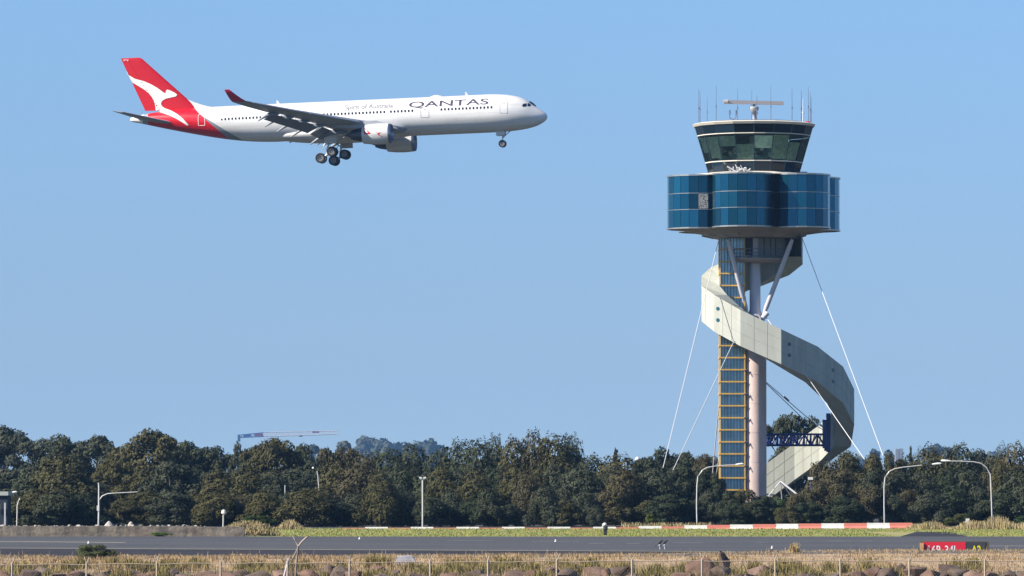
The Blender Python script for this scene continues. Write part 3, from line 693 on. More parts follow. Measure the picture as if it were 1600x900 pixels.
# inside the cab
m_int = mat('cab_interior', (.40, .48, .42), .8, noise=[(1.5, .5)]); m_ceil = mat('cab_ceiling', (.14, .16, .16), .9)
b = MB(); b.rings([cring(213, -.12), cring(210, -.12)]); b.build('ceiling', m_ceil, cab)
b = MB(); b.rings([cring(258, -.1), cring(256, -.1)]); b.build('cab_floor', m_ceil, cab)
b = MB(); b.lathe([(1.3, tz(256)), (1.3, tz(213))], 12, 'z', (.8, .5, 0)); b.build('core', m_int, cab)
m_con = mat('console_white', (.80, .84, .76), .5, noise=[(3, .3)])
b = MB(); random.seed(8)
for k in range(44):
    a = random.uniform(-math.pi, 0); r = random.uniform(2.6, 4.5); ww = random.uniform(.15, .8)
    b.box((r * math.cos(a), r * math.sin(a), tz(255) + random.uniform(.4, 1.5)), (ww, .3, random.uniform(.1, .6)), Euler((random.uniform(-.2, .2), 0, a)).to_matrix())
b.build('console', m_con, cab)
b = MB(); b.lathe([(3.2, tz(256)), (3.7, tz(246)), (3.9, tz(246)), (4.0, tz(256))], 18, 'z'); b.build('desk', m_int, cab)
m_refl = mat('pale_green_reflection', (.60, .68, .54), .8, noise=[(2.2, .6, (.25, .33, .30))])  # pale panels added behind the panes to lighten them like reflected ground
for k, (h0, h1) in {0: (217, 236), 9: (214, 252), 10: (222, 252), 13: (217, 226), 14: (217, 240), 15: (217, 250), 16: (217, 233), 17: (230, 253), 11: (217, 247), 1: (216, 252), 2: (226, 253)}.items():
    A, B = cring(h0, -.18), cring(h1, -.18); b = MB(); q = (k + 1) % NC; b.add([A[k], A[q], B[q], B[k]], [(0, 1, 2, 3)]); b.build('reflection_panel', m_refl, cab)
# pale base ring, clutter of ladders and aerials at its foot
b = MB(); b.lathe([(cabr(272) + .25, tz(276.5)), (cabr(272) + .45, tz(273.5)), (cabr(272) + .2, tz(271.5)), (3, tz(271.5))], 36, 'z'); b.build('cab_base', m_rim, tw, smooth=False)
random.seed(3); b = MB()
for k in range(16):
    x = random.uniform(1138, 1168); p = tp(x, 271, -5.6); q = tp(x + random.uniform(-9, 9), random.uniform(257, 266), -5.6 + random.uniform(-.4, .3)); b.tube([p, q], .055, 4)
for (x0, y0, x1, y1) in ((1136, 260, 1150, 268), (1150, 262, 1170, 267), (1140, 270, 1168, 272), (1154, 266, 1166, 262)): b.tube([tp(x0, y0, -5.7), tp(x1, y1, -5.7)], .09, 5)
b.build('roof_ladder', m_cable, tw)

# roof top: radar, aerials, red lamps, rail
rr = empty('radar'); rr.parent = tw
b = MB(); b.box(tp(1178, 160.3), (tx(1225) - tx(1131), .55, .40), Euler((0, rad(.6), rad(8))).to_matrix()); b.lathe([(.26, 0), (.26, .5)], 12, 'x', tp(1130, 160) - Vector((0, .9, 0)));  b.build('antenna_bar', m_pig, rr)
b = MB(); b.lathe([(.20, tz(176)), (.50, tz(172)), (.56, tz(169)), (.50, tz(167)), (.16, tz(166))], 16, 'z', (tx(1179), 0, 0)); b.build('gearbox', m_grb2, rr, smooth=True)
b = MB(); b.lathe([(.16, tz(166.2)), (.12, tz(160))], 10, 'z', (tx(1179), 0, 0)); b.lathe([(.42, tz(176)), (.30, tz(178)), (.16, tz(181)), (.2, tz(185)), (.3, tz(187)), (.3, tz(195))], 12, 'z', (tx(1180), 0, 0)); b.build('pedestal', m_ant, rr, smooth=True)
b = MB(); b.tube([tp(1176.5, 196, 0), tp(1177.5, 178, 0)], .07, 6); b.build('pedestal_brace', m_steelw, rr)
for (x, y0, r_, dy) in ((1092, 139, .045, -1), (1094, 143, .03, 2), (1105, 152, .03, 3), (1119, 134, .035, 4), (1152.5, 138, .035, 5), (1174.5, 140, .035, 3), (1182.5, 148, .04, -3), (1204.5, 134, .035, -4), (1237.5, 138, .04, -3), (1252, 141, .045, -2), (1255, 154, .07, 2), (1263, 135, .035, 0), (1266, 144, .045, 1), (1268, 152, .03, 2)):
    b = MB(); p, q = tp(x, 196, dy), tp(x, y0, dy); b.tube([p, lerp(p, q, .4), q], [r_ * 1.2, r_, r_ * .5], 5)
    b.tube([lerp(p, q, .45), lerp(p, q, .5)], r_ * 2, 6); b.build('whip_aerial', m_cable if x == 1255 else m_ant, tw)
b = MB(); p = tp(1145, 195, -3); b.tube([p, tp(1145, 186, -3)], .12, 8); b.tube([tp(1140, 184, -3), tp(1145, 187, -3), tp(1150, 184, -3)], .06, 6)
for x in (1140, 1150): b.tube([tp(x, 184, -3), tp(x, 179, -3)], .05, 6); b.tube([tp(x, 179, -3), tp(x, 172, -3)], .10, 8)
b.build('twin_aerial', m_ant, tw)
for x in (1122, 1260, 1263):
    b = MB(); b.lathe([(.10, 0), (.16, .06), (.17, .3), (.08, .38)], 12, 'z', tp(x, 194.5, -2)); b.build('warning_lamp', m_lite, tw, smooth=True)
b = MB()
for pyy in (192.5,): b.tube([Vector((.86 * v.x, .86 * v.y, tz(pyy))) for v in cring(195) + cring(195)[:1]], .03, 4)
for v in cring(195): b.tube([Vector((.86 * v.x, .86 * v.y, tz(196))), Vector((.86 * v.x, .86 * v.y, tz(192.5)))], .025, 4)
b.build('roof_rail', m_ant, tw)
b = MB(); R = [Vector((tx(1212) + 1.15 * math.cos(a), -1 + 1.15 * math.sin(a), tz(190.5))) for a in [2 * math.pi * k / 20 for k in range(21)]]; b.tube(R, .05, 5)
b.lathe([(.2, tz(190)), (1.1, tz(189.7)), (.8, tz(188.6)), (.1, tz(188.2))], 20, 'z', (tx(1212), -1, 0)); b.build('roof_dish', m_ant, tw)
b = MB(); p = tp(1254, 277, -2); b.tube([p, tp(1254, 269, -2)], .05, 5); b.box(tp(1254.5, 269, -2), (1.0, .2, .1)); b.build('small_aerial', m_ant, tw)

# spiral stairway, a faceted tube of panels
#       px, depth offset, roof-edge y, sill y     (centre line)
ST_ = [(1238, -1.5, 335, 401), (1240, 1.2, 357, 413), (1222, 4.0, 368, 430), (1188, 5.4, 385, 446), (1150, 5.6, 402, 462), (1122, 3.8, 418, 474), (1110, 1.0, 431, 485), (1110.5, -1.9, 447, 502),
       (1126, -4.2, 461, 518), (1160, -5.5, 485, 541), (1216, -5.9, 515, 569), (1268, -3.4, 542, 597), (1305, -.2, 573, 630), (1320.5, 3.0, 608, 664), (1316, 6.0, 642, 698), (1288, 8.2, 664, 722), (1244, 9.6, 692, 750), (1192, 9.9, 728, 787), (1160, 9.8, 752, 812)]
C = [tp(a, (t + s) / 2, dy) for a, dy, t, s in ST_]; H = [abs(tz(s) - tz(t)) for a, dy, t, s in ST_]
HW = 1.02
def perp(i):
    a = C[max(i - 1, 0)]; c = C[min(i + 1, len(C) - 1)]; d = (c - a); d.z = 0; d.normalize(); return Vector((-d.y, d.x, 0))   # left of travel
rings = []
for i, c in enumerate(C):
    n_ = perp(i)
    if 0 < i < len(C) - 1:
        d0 = (C[i] - C[i - 1]); d0.z = 0; d0.normalize(); d1 = (C[i + 1] - C[i]); d1.z = 0; d1.normalize(); k = 1 / max(.75, math.sqrt(max(.3, (1 + d0.dot(d1)) / 2)))
    else: k = 1
    hz = Vector((0, 0, H[i] / 2)); rings.append([c + n_ * HW * k - hz, c - n_ * HW * k - hz, c - n_ * HW * k + hz, c + n_ * HW * k + hz])
sp_root = empty('spiral_stairway'); sp_root.parent = tw
b = MB()
for i in range(len(rings) - 1): b.rings([rings[i], rings[i + 1]], cap=(False))
b.build('panels', m_cream, sp_root)
m_pl = mat('panel_joint', (.36, .355, .30), .8)
b = MB()
for i in range(len(rings) - 1):
    for side in (0, 1):
        lo0, hi0 = (rings[i][0], rings[i][3]) if side == 0 else (rings[i][1], rings[i][2]); lo1, hi1 = (rings[i + 1][0], rings[i + 1][3]) if side == 0 else (rings[i + 1][1], rings[i + 1][2])
        nn = ((lo1 - lo0).cross(hi0 - lo0)).normalized() * (.012 if side == 1 else .012)
        cen = (C[i] + C[i + 1]) / 2
        if ((lo0 + hi1) / 2 + nn - cen).length < ((lo0 + hi1) / 2 - cen).length: nn = -nn
        for t in (.36, .70): b.tube([lerp(lo0, hi0, t) + nn, lerp(lo1, hi1, t) + nn], .010, 4)
        for t in ((.33, .66) if (lo1 - lo0).length > 3 else (.5,)): b.tube([lerp(lo0, lo1, t) + nn, lerp(hi0, hi1, t) + nn], .011, 4)
b.build('joint', m_pl, sp_root)
m_port = mat('porthole_glass', (.02, .09, .13), .15)
def port(i, t, side, hs):
    lo0, hi0 = (rings[i][0], rings[i][3]) if side == 0 else (rings[i][1], rings[i][2]); lo1, hi1 = (rings[i + 1][0], rings[i + 1][3]) if side == 0 else (rings[i + 1][1], rings[i + 1][2])
    u = (lo1 - lo0); u.z = 0; u.normalize(); n_ = u.cross(Vector((0, 0, 1))); cen = (C[i] + C[i + 1]) / 2
    lo, hi = lerp(lo0, lo1, t), lerp(hi0, hi1, t)
    if ((lo + hi) / 2 + n_ - cen).length < ((lo + hi) / 2 - cen).length: n_ = -n_
    for h in hs:
        p = lerp(lo, hi, h); b = MB(); b.rings([[p + n_ * .03 + u * .22 * math.cos(a) + Vector((0, 0, .22 * math.sin(a))) for a in [2 * math.pi * k / 16 for k in range(16)]], [p - n_ * .05 + u * .22 * math.cos(a) + Vector((0, 0, .22 * math.sin(a))) for a in [2 * math.pi * k / 16 for k in range(16)]]])
        b.build('porthole', m_port, sp_root)
cenxy = sum(((c) for c in C), Vector()) / len(C)
for i, t in ((6, .5), (8, .15), (10, .22), (11, .6)):
    mid = (C[i] + C[i + 1]) / 2; d0 = ((rings[i][0] + rings[i + 1][0]) / 2).length; s_ = 0 if math.hypot(*((rings[i][0] + rings[i + 1][0]) / 2).xy) > math.hypot(*((rings[i][1] + rings[i + 1][1]) / 2).xy) else 1
    port(i, t, s_, (.37, .68))
b = MB(); b.box(C[-2] + Vector((.9, 0, -2.5)), (1, 1.6, .3)); 

# guy cables
def cable(name, pts, r, m): b = MB(); b.tube(pts, r, 6); return b.build(name, m, tw)
GZ = 0.6
cable('guy_cable', [tp(1122.5, 377, -3.2), tp(1036, 731, -16)], .042, m_cable)
cable('guy_cable', [tp(1253.5, 372, -3.2), tp(1380, 712, -16)], .042, m_cable)
cable('guy_cable', [tp(1168, 494, -2.6), tp(1143, 541, -6.9), tp(1049, 740, -17)], .042, m_cable)
cable('guy_cable', [tp(1196, 494, -1.0), tp(1212, 517, -3.0), tp(1290, 630, -6.8), tp(1351, 718, -15)], .042, m_cable)
cable('guy_cable', [tp(1122.5, 640, 3), tp(1112, 756, 9)], .06, m_cable)
cable('guy_cable', [tp(1126, 700, 3), tp(1117, 757, 9)], .06, m_cable)
cable('guy_cable', [tp(1197, 597, 1), tp(1275, 664, 14)], .045, m_cable_shade)
cable('guy_cable', [tp(1197, 599, 1), tp(1262, 661, 12)], .045, m_cable_shade)
b = MB(); b.tube([tp(1224, 619, 5), tp(1232, 626, 6)], .12, 6); b.build('turnbuckle', m_cable_shade, tw)

# blue truss tying the column to the stairway
br = MB(); z0, z1 = tz(695), tz(678); xa, xb = tx(1197), tx(1291)
for y in (3.6, 5.2):
    for z in (z0, z1): br.tube([(xa, y, z), (xb, y, z)], .12, 6)
    for k in range(9):
        x0_ = lerp(xa, xb, k / 9); x1_ = lerp(xa, xb, (k + 1) / 9); br.tube([(x0_, y, z0 if k % 2 else z1), (x1_, y, z1 if k % 2 else z0)], .07, 5); br.tube([(x1_, y, z0), (x1_, y, z1)], .07, 5)
    for k in range(18):
        x0_ = lerp(xa, xb, (k + .5) / 18); br.tube([(x0_, y, z0), (x0_ + .25, y, z1)], .035, 4)
for z in (z0, z1):
    for k in range(10): br.tube([(lerp(xa, xb, k / 9), 3.6, z), (lerp(xa, xb, k / 9), 5.2, z)], .06, 5)
br.box(((xa + xb) / 2, 4.4, z0 - .1), (xb - xa, 1.5, .08))
br.build('truss_bridge', m_blue, tw)
b = MB(); b.box((tx(1291.5), 4.2, (tz(655) + tz(700)) / 2), (.42, 1.2, tz(655) - tz(700))); b.box((tx(1298), 4.9, (tz(645) + tz(706)) / 2), (.42, 1.4, tz(645) - tz(706))); b.box((tx(1295), 4.6, tz(700)), (.5, 1.2, .6)); b.build('blue_pylon', m_blue, tw)
b = MB(); b.box((tx(1301.3), 5.1, (tz(648) + tz(692)) / 2), (.12, .9, tz(648) - tz(692))); b.build('pylon_edge', m_rim, tw)

# ================================================================ TREES
m_leaf = mat('foliage', (.048, .052, .026), .75, spec=.2, island=.15, tint=True, noise=[(.16, .22)], coord='Object')
m_bark = mat('bark', (.13, .11, .09), .9, noise=[(2, .3)])
m_barkp = mat('pale_bark', (.15, .14, .125), .9, noise=[(1, .3)])
def leaf_mesh(name, lobes, n, size, elong, seed, up=.0, loose=.16, core=.12):
    rg = np.random.default_rng(seed); vol = np.array([l[3] * l[5] for l in lobes]); vol = vol / vol.sum(); V = []
    for l, f in zip(lobes, vol):
        k = max(20, int(n * f)); d = rg.normal(size=(k, 3)); d /= np.linalg.norm(d, axis=1)[:, None]
        keep = d[:, 2] > -.75; d = d[keep]; k = len(d)
        # lumpy radius gives an uneven outline
        ph = rg.uniform(0, 6.28, 6); lump = 1 + .16 * np.sin(5 * d[:, 0] * 2 + ph[0]) * np.sin(4 * d[:, 1] * 2 + ph[1]) + .12 * np.sin(9 * d[:, 2] + ph[2] + 5 * d[:, 0])
        r = np.where(rg.random(k) < core, rg.random(k) ** .5, 1 - np.abs(rg.normal(0, loose, k)) + rg.random(k) * .06) * lump
        c = np.array(l[:3]) + d * np.array(l[3:6]) * r[:, None]
        s = size * rg.uniform(.6, 1.35, k)
        a = rg.normal(size=(k, 3)) * .38 + d * 1.1; a[:, 2] += up; a /= np.linalg.norm(a, axis=1)[:, None]
        t = rg.normal(size=(k, 3)); t[:, 2] = t[:, 2] * (1 if elong == 1 else 3.0); u = np.cross(a, t); u /= np.linalg.norm(u, axis=1)[:, None] + 1e-9; v = np.cross(a, u)
        u = u * s[:, None] * .5; v = v * (s * elong)[:, None] * .5
        V.append(np.stack([c - u * .9 - v, c + u * .5 - v * .8, c + u + v * .9, c - u * .6 + v], 1))
    V = np.concatenate(V).reshape(-1, 3); nq = len(V) // 4
    me = bpy.data.meshes.new(name); me.vertices.add(len(V)); me.vertices.foreach_set('co', V.ravel().astype(np.float32))
    me.loops.add(nq * 4); me.loops.foreach_set('vertex_index', np.arange(nq * 4, dtype=np.int32)); me.polygons.add(nq)
    me.polygons.foreach_set('loop_start', np.arange(0, nq * 4, 4, dtype=np.int32)); me.polygons.foreach_set('loop_total', np.full(nq, 4, dtype=np.int32)); me.update(); me.validate(); me.materials.append(m_leaf); return me
def trunk_mesh(name, lobes, h0, r, m, seed):
    rg = random.Random(seed); b = MB(); top = (rg.uniform(-.3, .3), rg.uniform(-.3, .3), h0)
    b.tube([(0, 0, -.3), (.05, 0, h0 * .3), (rg.uniform(-.2, .2), 0, h0 * .65), top], [r * 1.3, r, r * .8, r * .6], 8)
    for l in lobes[:14]:
        c = Vector(l[:3]); a = Vector(top) * rg.uniform(.55, 1); mid = (a + c) / 2 + Vector((0, 0, .25)); b.tube([a, mid, c, c + Vector((0, 0, l[5] * .5))], [r * .45, r * .3, r * .16, .02], 5)
    me_o = b.build(name, m, smooth=True); me = me_o.data; bpy.data.objects.remove(me_o, do_unlink=True); return me
# prototypes, all 8 m tall and about 7 m wide
PROTO = {}
def proto(kind, seed):
    rg = random.Random(seed * 7 + hash(kind) % 1 + len(kind)); L_ = []
    if kind == 'casuarina':
        L_.append((0, 0, 4.9, 1.9, 1.9, 2.6))
        for k in range(15):
            a = rg.uniform(0, 6.28); r = rg.uniform(1.0, 2.7); h = lerp(6.0, 1.6, r / 2.7 * rg.uniform(.6, 1)) ; L_.append((r * math.cos(a), r * math.sin(a), h, rg.uniform(.85, 1.3), rg.uniform(.85, 1.3), rg.uniform(1.1, 1.6)))
        for k in range(4): L_.append((rg.uniform(-2.4, 2.4), rg.uniform(-2.4, 2.4), 1.2, 1.1, 1.1, 1.3))
        me = leaf_mesh('crown', L_, 19000, .15, 1.5, seed, loose=.08, core=.05); tr = trunk_mesh('trunk', L_, 4.0, .2, m_bark, seed)
    elif kind == 'gum':
        for k in range(17):
            a = rg.uniform(0, 6.28); r = rg.uniform(.4, 2.7); h = rg.uniform(3.4, 7.0) - r * .25; q = rg.uniform(.55, 1.05); L_.append((r * math.cos(a), r * math.sin(a), h, q * 1.15, q * 1.1, q * .8))
        for k in range(6): L_.append((rg.uniform(-2.2, 2.2), rg.uniform(-2.2, 2.2), rg.uniform(1.2, 3), 1.0, 1.0, .9))
        me = leaf_mesh('crown', L_, 14000, .16, 1.3, seed, loose=.14, core=.08); tr = trunk_mesh('trunk', L_, 4.6, .22, m_barkp, seed)
    elif kind == 'dome':
        for k in range(34):
            a = rg.uniform(0, 6.28); el = math.asin(rg.uniform(-.1, 1)); q = rg.uniform(.6, 1.05); L_.append((2.75 * math.cos(a) * math.cos(el), 2.75 * math.sin(a) * math.cos(el), 3.3 + 3.75 * math.sin(el), q, q, q * .85))
        for k in range(8): a = k * .785; L_.append((2.3 * math.cos(a), 2.3 * math.sin(a), 1.4, 1.0, 1.0, 1.3))
        L_.append((0, 0, 3.6, 2.2, 2.2, 2.9))
        me = leaf_mesh('crown', L_, 21000, .165, 1.2, seed, loose=.07, core=.03); tr = trunk_mesh('trunk', L_[-1:] + L_[:10], 3.5, .3, m_bark, seed)
    elif kind == 'scrub':
        for k in range(20):
            a = rg.uniform(0, 6.28); r = rg.uniform(0, 2.7); h = rg.uniform(1.2, 6.6 - r * .9); q = rg.uniform(.7, 1.25); L_.append((r * math.cos(a), r * math.sin(a), h, q, q, q * 1.05))
        me = leaf_mesh('crown', L_, 17000, .13, 1.6, seed, loose=.15, core=.15); tr = trunk_mesh('trunk', L_, 3.4, .16, m_barkp, seed)
    elif kind == 'pine':
        for k in range(11):
            t = k / 10; n_ = 5 if t < .7 else 2
            for j in range(n_): a = rg.uniform(0, 6.28); rr = lerp(2.3, .1, t); L_.append((rr * .7 * math.cos(a), rr * .7 * math.sin(a), lerp(1.0, 7.4, t), lerp(1.2, .35, t), lerp(1.2, .35, t), .6))
        me = leaf_mesh('crown', L_, 6500, .17, 1.8, seed, loose=.2, core=.2); tr = trunk_mesh('trunk', L_, 6.5, .16, m_bark, seed)
    zmax = max(v.co.z for v in me.vertices); hist = sorted(v.co.z for v in me.vertices); z99 = hist[int(len(hist) * .995)]
    xw = sorted(abs(v.co.x) for v in me.vertices)[int(len(me.vertices) * .97)]
    return me, tr, z99, xw
for kd, n in (('casuarina', 4), ('gum', 3), ('dome', 3), ('scrub', 3), ('pine', 2)): PROTO[kd] = [proto(kd, 11 + 3 * i) for i in range(n)]
TINT = {'dark green': (.80, .90, .85), 'olive': (1.15, 1.02, .68), 'brown': (1.30, 1.05, .92), 'grey green': (.95, 1.02, 1.12), 'bright green': (.75, 1.30, .55), 'bronze': (1.30, 1.10, .70), 'deep green': (.55, .72, .62)}
KN = {'casuarina': ('she_oak', 'she oak'), 'gum': ('gum_tree', 'gum tree'), 'dome': ('spreading_tree', 'spreading tree'), 'scrub': ('scrub_tree', 'scrubby tree'), 'pine': ('pine_tree', 'pointed pine')}
MARKS = [(0, "photo's left edge"), (154, 'left cantilever lamp'), (400, 'distant crane mast'), (660, 'twin headed mast'), (945, 'small dark marker post'), (1089, 'curved lamp by the tower'), (1180, 'control tower column'), (1382, 'lamp arching right'), (1549, 'lamp arching left')]
ORD = ['first', 'second', 'third', 'fourth', 'fifth', 'sixth', 'seventh', 'eighth', 'ninth', 'tenth', 'eleventh', 'twelfth', 'thirteenth', 'fourteenth']
trees = []
def add_tree(px, top, wpx, kd, tint, d, row): trees.append([px, top, wpx, kd, tint, d, row])
# skyline
for t in [(8, 668, 78, 'gum', 'grey green', 700), (55, 688, 62, 'gum', 'grey green', 690), (96, 683, 70, 'dome', 'dark green', 680), (150, 683, 80, 'dome', 'grey green', 680), (196, 700, 60, 'dome', 'olive', 650),
          (240, 675, 92, 'dome', 'bronze', 640), (292, 692, 74, 'dome', 'dark green', 650), (332, 700, 62, 'dome', 'dark green', 650), (376, 694, 26, 'gum', 'grey green', 640), (398, 698, 44, 'gum', 'olive', 635), (432, 688, 62, 'dome', 'olive', 630), (472, 697, 50, 'dome', 'dark green', 635),
          (512, 702, 50, 'dome', 'brown', 630), (540, 702, 44, 'dome', 'brown', 630), (572, 712, 46, 'casuarina', 'brown', 620), (606, 704, 50, 'casuarina', 'dark green', 620), (645, 697, 54, 'casuarina', 'dark green', 620), (684, 708, 40, 'casuarina', 'dark green', 610), (716, 693, 46, 'casuarina', 'dark green', 610),
          (748, 690, 40, 'casuarina', 'dark green', 605), (772, 685, 36, 'casuarina', 'grey green', 605), (803, 690, 46, 'casuarina', 'bronze', 600), (836, 679, 40, 'casuarina', 'brown', 600), (866, 683, 50, 'casuarina', 'olive', 600), (894, 684, 38, 'casuarina', 'grey green', 600), (924, 716, 52, 'casuarina', 'dark green', 590),
          (962, 705, 34, 'pine', 'grey green', 590), (968, 714, 56, 'casuarina', 'bronze', 585), (1012, 716, 48, 'dome', 'dark green', 585), (1042, 702, 52, 'gum', 'deep green', 640), (1076, 708, 46, 'dome', 'dark green', 640), (1104, 712, 40, 'dome', 'brown', 625), (1135, 720, 44, 'dome', 'brown', 625),
          (1222, 652, 46, 'gum', 'dark green', 660), (1252, 650, 54, 'gum', 'grey green', 660), (1240, 690, 70, 'dome', 'grey green', 655),
          (1322, 708, 66, 'scrub', 'olive', 575), (1362, 711, 44, 'scrub', 'bronze', 580), (1392, 711, 40, 'scrub', 'olive', 580), (1423, 700, 18, 'pine', 'deep green', 620), (1420, 714, 44, 'casuarina', 'dark green', 590), (1450, 701, 44, 'casuarina', 'olive', 590), (1476, 706, 40, 'casuarina', 'bronze', 590), (1504, 697, 42, 'casuarina', 'dark green', 590),
          (1536, 705, 50, 'gum', 'grey green', 640), (1566, 700, 26, 'casuarina', 'grey green', 585), (1590, 697, 40, 'casuarina', 'brown', 580), (1628, 702, 44, 'casuarina', 'dark green', 580)]:
    add_tree(*t, 'back')
# middle row
for t in [(20, 735, 60, 'gum', 'grey green', 610), (62, 722, 60, 'casuarina', 'dark green', 560), (96, 713, 66, 'casuarina', 'olive', 545), (140, 752, 52, 'casuarina', 'grey green', 550), (180, 722, 60, 'dome', 'bronze', 590), (222, 735, 60, 'dome', 'olive', 585), (268, 722, 74, 'dome', 'grey green', 570), (312, 738, 40, 'dome', 'dark green', 585),
          (344, 738, 60, 'casuarina', 'bronze', 560), (388, 735, 56, 'casuarina', 'olive', 560), (424, 738, 44, 'casuarina', 'grey green', 560), (458, 735, 46, 'casuarina', 'grey green', 575), (490, 718, 54, 'casuarina', 'dark green', 590), (524, 727, 52, 'casuarina', 'bronze', 575), (502, 763, 44, 'casuarina', 'olive', 545), (560, 729, 52, 'casuarina', 'brown', 570),
          (596, 740, 44, 'casuarina', 'olive', 565), (630, 728, 44, 'casuarina', 'dark green', 575), (690, 730, 36, 'casuarina', 'olive', 560), (670, 740, 40, 'casuarina', 'dark green', 565), (716, 735, 40, 'casuarina', 'grey green', 560), (744, 738, 44, 'casuarina', 'olive', 556), (778, 732, 40, 'casuarina', 'deep green', 565), (808, 728, 40, 'casuarina', 'olive', 560),
          (838, 735, 42, 'casuarina', 'bronze', 556), (866, 728, 38, 'casuarina', 'grey green', 560), (905, 730, 52, 'casuarina', 'grey green', 555), (948, 742, 40, 'casuarina', 'dark green', 560), (978, 735, 60, 'casuarina', 'brown', 552), (1026, 735, 54, 'casuarina', 'grey green', 555), (1064, 728, 46, 'dome', 'dark green', 560), (1096, 735, 40, 'dome', 'deep green', 565), (1118, 742, 30, 'scrub', 'dark green', 560),
          (1288, 722, 52, 'scrub', 'brown', 566), (1318, 732, 66, 'scrub', 'brown', 556), (1360, 735, 56, 'scrub', 'grey green', 560), (1402, 738, 48, 'scrub', 'grey green', 560), (1440, 740, 44, 'casuarina', 'grey green', 562), (1476, 735, 40, 'casuarina', 'deep green', 565), (1510, 732, 42, 'casuarina', 'grey green', 565), (1544, 740, 40, 'scrub', 'brown', 570), (1562, 722, 30, 'casuarina', 'bronze', 560), (1592, 735, 44, 'casuarina', 'dark green', 556)]:
    add_tree(*t, 'middle')
# front row and shrubs
for t in [(50, 775, 50, 'casuarina', 'olive', 535), (92, 768, 60, 'casuarina', 'dark green', 530), (132, 772, 46, 'casuarina', 'deep green', 532), (186, 782, 50, 'scrub', 'olive', 535), (228, 768, 60, 'dome', 'olive', 540), (272, 770, 66, 'dome', 'grey green', 535), (316, 775, 36, 'casuarina', 'bronze', 540), (345, 770, 46, 'casuarina', 'bronze', 532), (378, 775, 40, 'casuarina', 'brown', 535),
          (415, 765, 46, 'casuarina', 'bronze', 530), (448, 770, 34, 'casuarina', 'deep green', 535), (478, 765, 52, 'casuarina', 'bronze', 528), (522, 782, 44, 'casuarina', 'dark green', 530), (556, 770, 40, 'casuarina', 'grey green', 532), (596, 752, 44, 'casuarina', 'olive', 528), (628, 768, 40, 'casuarina', 'grey green', 530), (672, 776, 38, 'casuarina', 'dark green', 528), (706, 765, 34, 'casuarina', 'grey green', 532),
          (738, 780, 34, 'casuarina', 'deep green', 530), (764, 765, 34, 'casuarina', 'dark green', 530), (792, 785, 30, 'casuarina', 'grey green', 530), (824, 738, 36, 'casuarina', 'brown', 534), (852, 760, 34, 'casuarina', 'grey green', 528), (882, 780, 34, 'casuarina', 'bronze', 528), (912, 768, 34, 'casuarina', 'grey green', 532), (932, 790, 20, 'casuarina', 'grey green', 526), (960, 770, 36, 'pine', 'bronze', 528),
          (1008, 782, 44, 'scrub', 'olive', 530), (1044, 772, 56, 'dome', 'deep green', 528), (1080, 782, 40, 'dome', 'deep green', 530), (1108, 768, 34, 'scrub', 'grey green', 534), (1136, 770, 36, 'scrub', 'dark green', 532), (1164, 765, 38, 'scrub', 'olive', 532), (1192, 775, 34, 'dome', 'deep green', 532), (1177, 782, 34, 'dome', 'dark green', 528), (1148, 786, 34, 'dome', 'deep green', 527), (1261, 784, 38, 'dome', 'deep green', 528), (1230, 790, 34, 'scrub', 'olive', 527), (1218, 780, 36, 'scrub', 'bright green', 534), (1244, 772, 40, 'scrub', 'brown', 534),
          (1278, 760, 50, 'scrub', 'brown', 536), (1318, 776, 50, 'dome', 'deep green', 532), (1352, 760, 46, 'scrub', 'brown', 534), (1396, 775, 40, 'scrub', 'grey green', 534), (1422, 765, 36, 'scrub', 'brown', 536), (1452, 768, 42, 'casuarina', 'grey green', 534), (1490, 760, 46, 'casuarina', 'deep green', 540), (1530, 765, 42, 'scrub', 'grey green', 540), (1568, 768, 40, 'casuarina', 'deep green', 538), (1600, 760, 44, 'casuarina', 'grey green', 538)]:
    add_tree(*t, 'front')
def landmark_label(px, head, sortkey, pool):
    """ordinal among the pool to the right of the nearest landmark on the left"""
    m = max([k for k in MARKS if k[0] <= px] or [MARKS[0]], key=lambda k: k[0])
    nxt = min([k[0] for k in MARKS if k[0] > m[0]] or [9999])
    seq = sorted(p for p in pool if m[0] <= p < nxt or (m[0] == 0 and p < 0)); k = seq.index(px); n = len(seq)
    return ('%s, %s from the left between %s and %s' % (head, ORD[k], m[1], [x[1] for x in MARKS if x[0] == nxt][0] if nxt < 9999 else "photo's right edge"))
seen = {}
for i, (px, top, wpx, kd, tint, d, row) in enumerate(trees):
    h = P(px, top, d).z; wd = wpx * d / FPX * {'gum': 1.2, 'dome': 1.25, 'pine': 1.1, 'casuarina': 1.6, 'scrub': 1.3}[kd]; pr = PROTO[kd][i % len(PROTO[kd])]
    pool = [t[0] for t in trees if t[6] == row and t[3] == kd and t[4] == tint]
    root = empty(KN[kd][0], (GX(px, d), d, -.05))
    sx = wd / 2 / pr[3]; sz = h / pr[2]; az = (i * 2.399) % 6.28
    for nm, me in (('trunk', pr[1]), ('crown', pr[0])):
        o = bpy.data.objects.new(nm, me); COL.objects.link(o); o.parent = root; o.scale = (sx, sx, sz)
        if nm == 'crown': o.color = (*TINT[tint], 1)
    root.rotation_euler = (0, 0, az)
    head = '%s %s in the %s row of the tree belt' % (tint, KN[kd][1], row)
    left = [m for m in MARKS if m[0] <= px]; mk = (left or [MARKS[0]])[-1]; nxt = [m for m in MARKS if m[0] > mk[0]]; hi = nxt[0][0] if nxt else 9999; lo = mk[0] if mk[0] > 0 else -999
    seq = sorted(p for p in pool if lo <= p < hi); k = seq.index(px)
    head = '%s %s, %s row' % (tint, KN[kd][1], row)
    lab = head + (', just right of ' if len(seq) == 1 else ', %s right of ' % ORD[k]) + mk[1] if mk[0] > 0 else head + (' near ' if len(seq) == 1 else ', %s from ' % ORD[k]) + mk[1]
    tag(root, lab, 'tree', 'trees of the belt behind the taxiway')

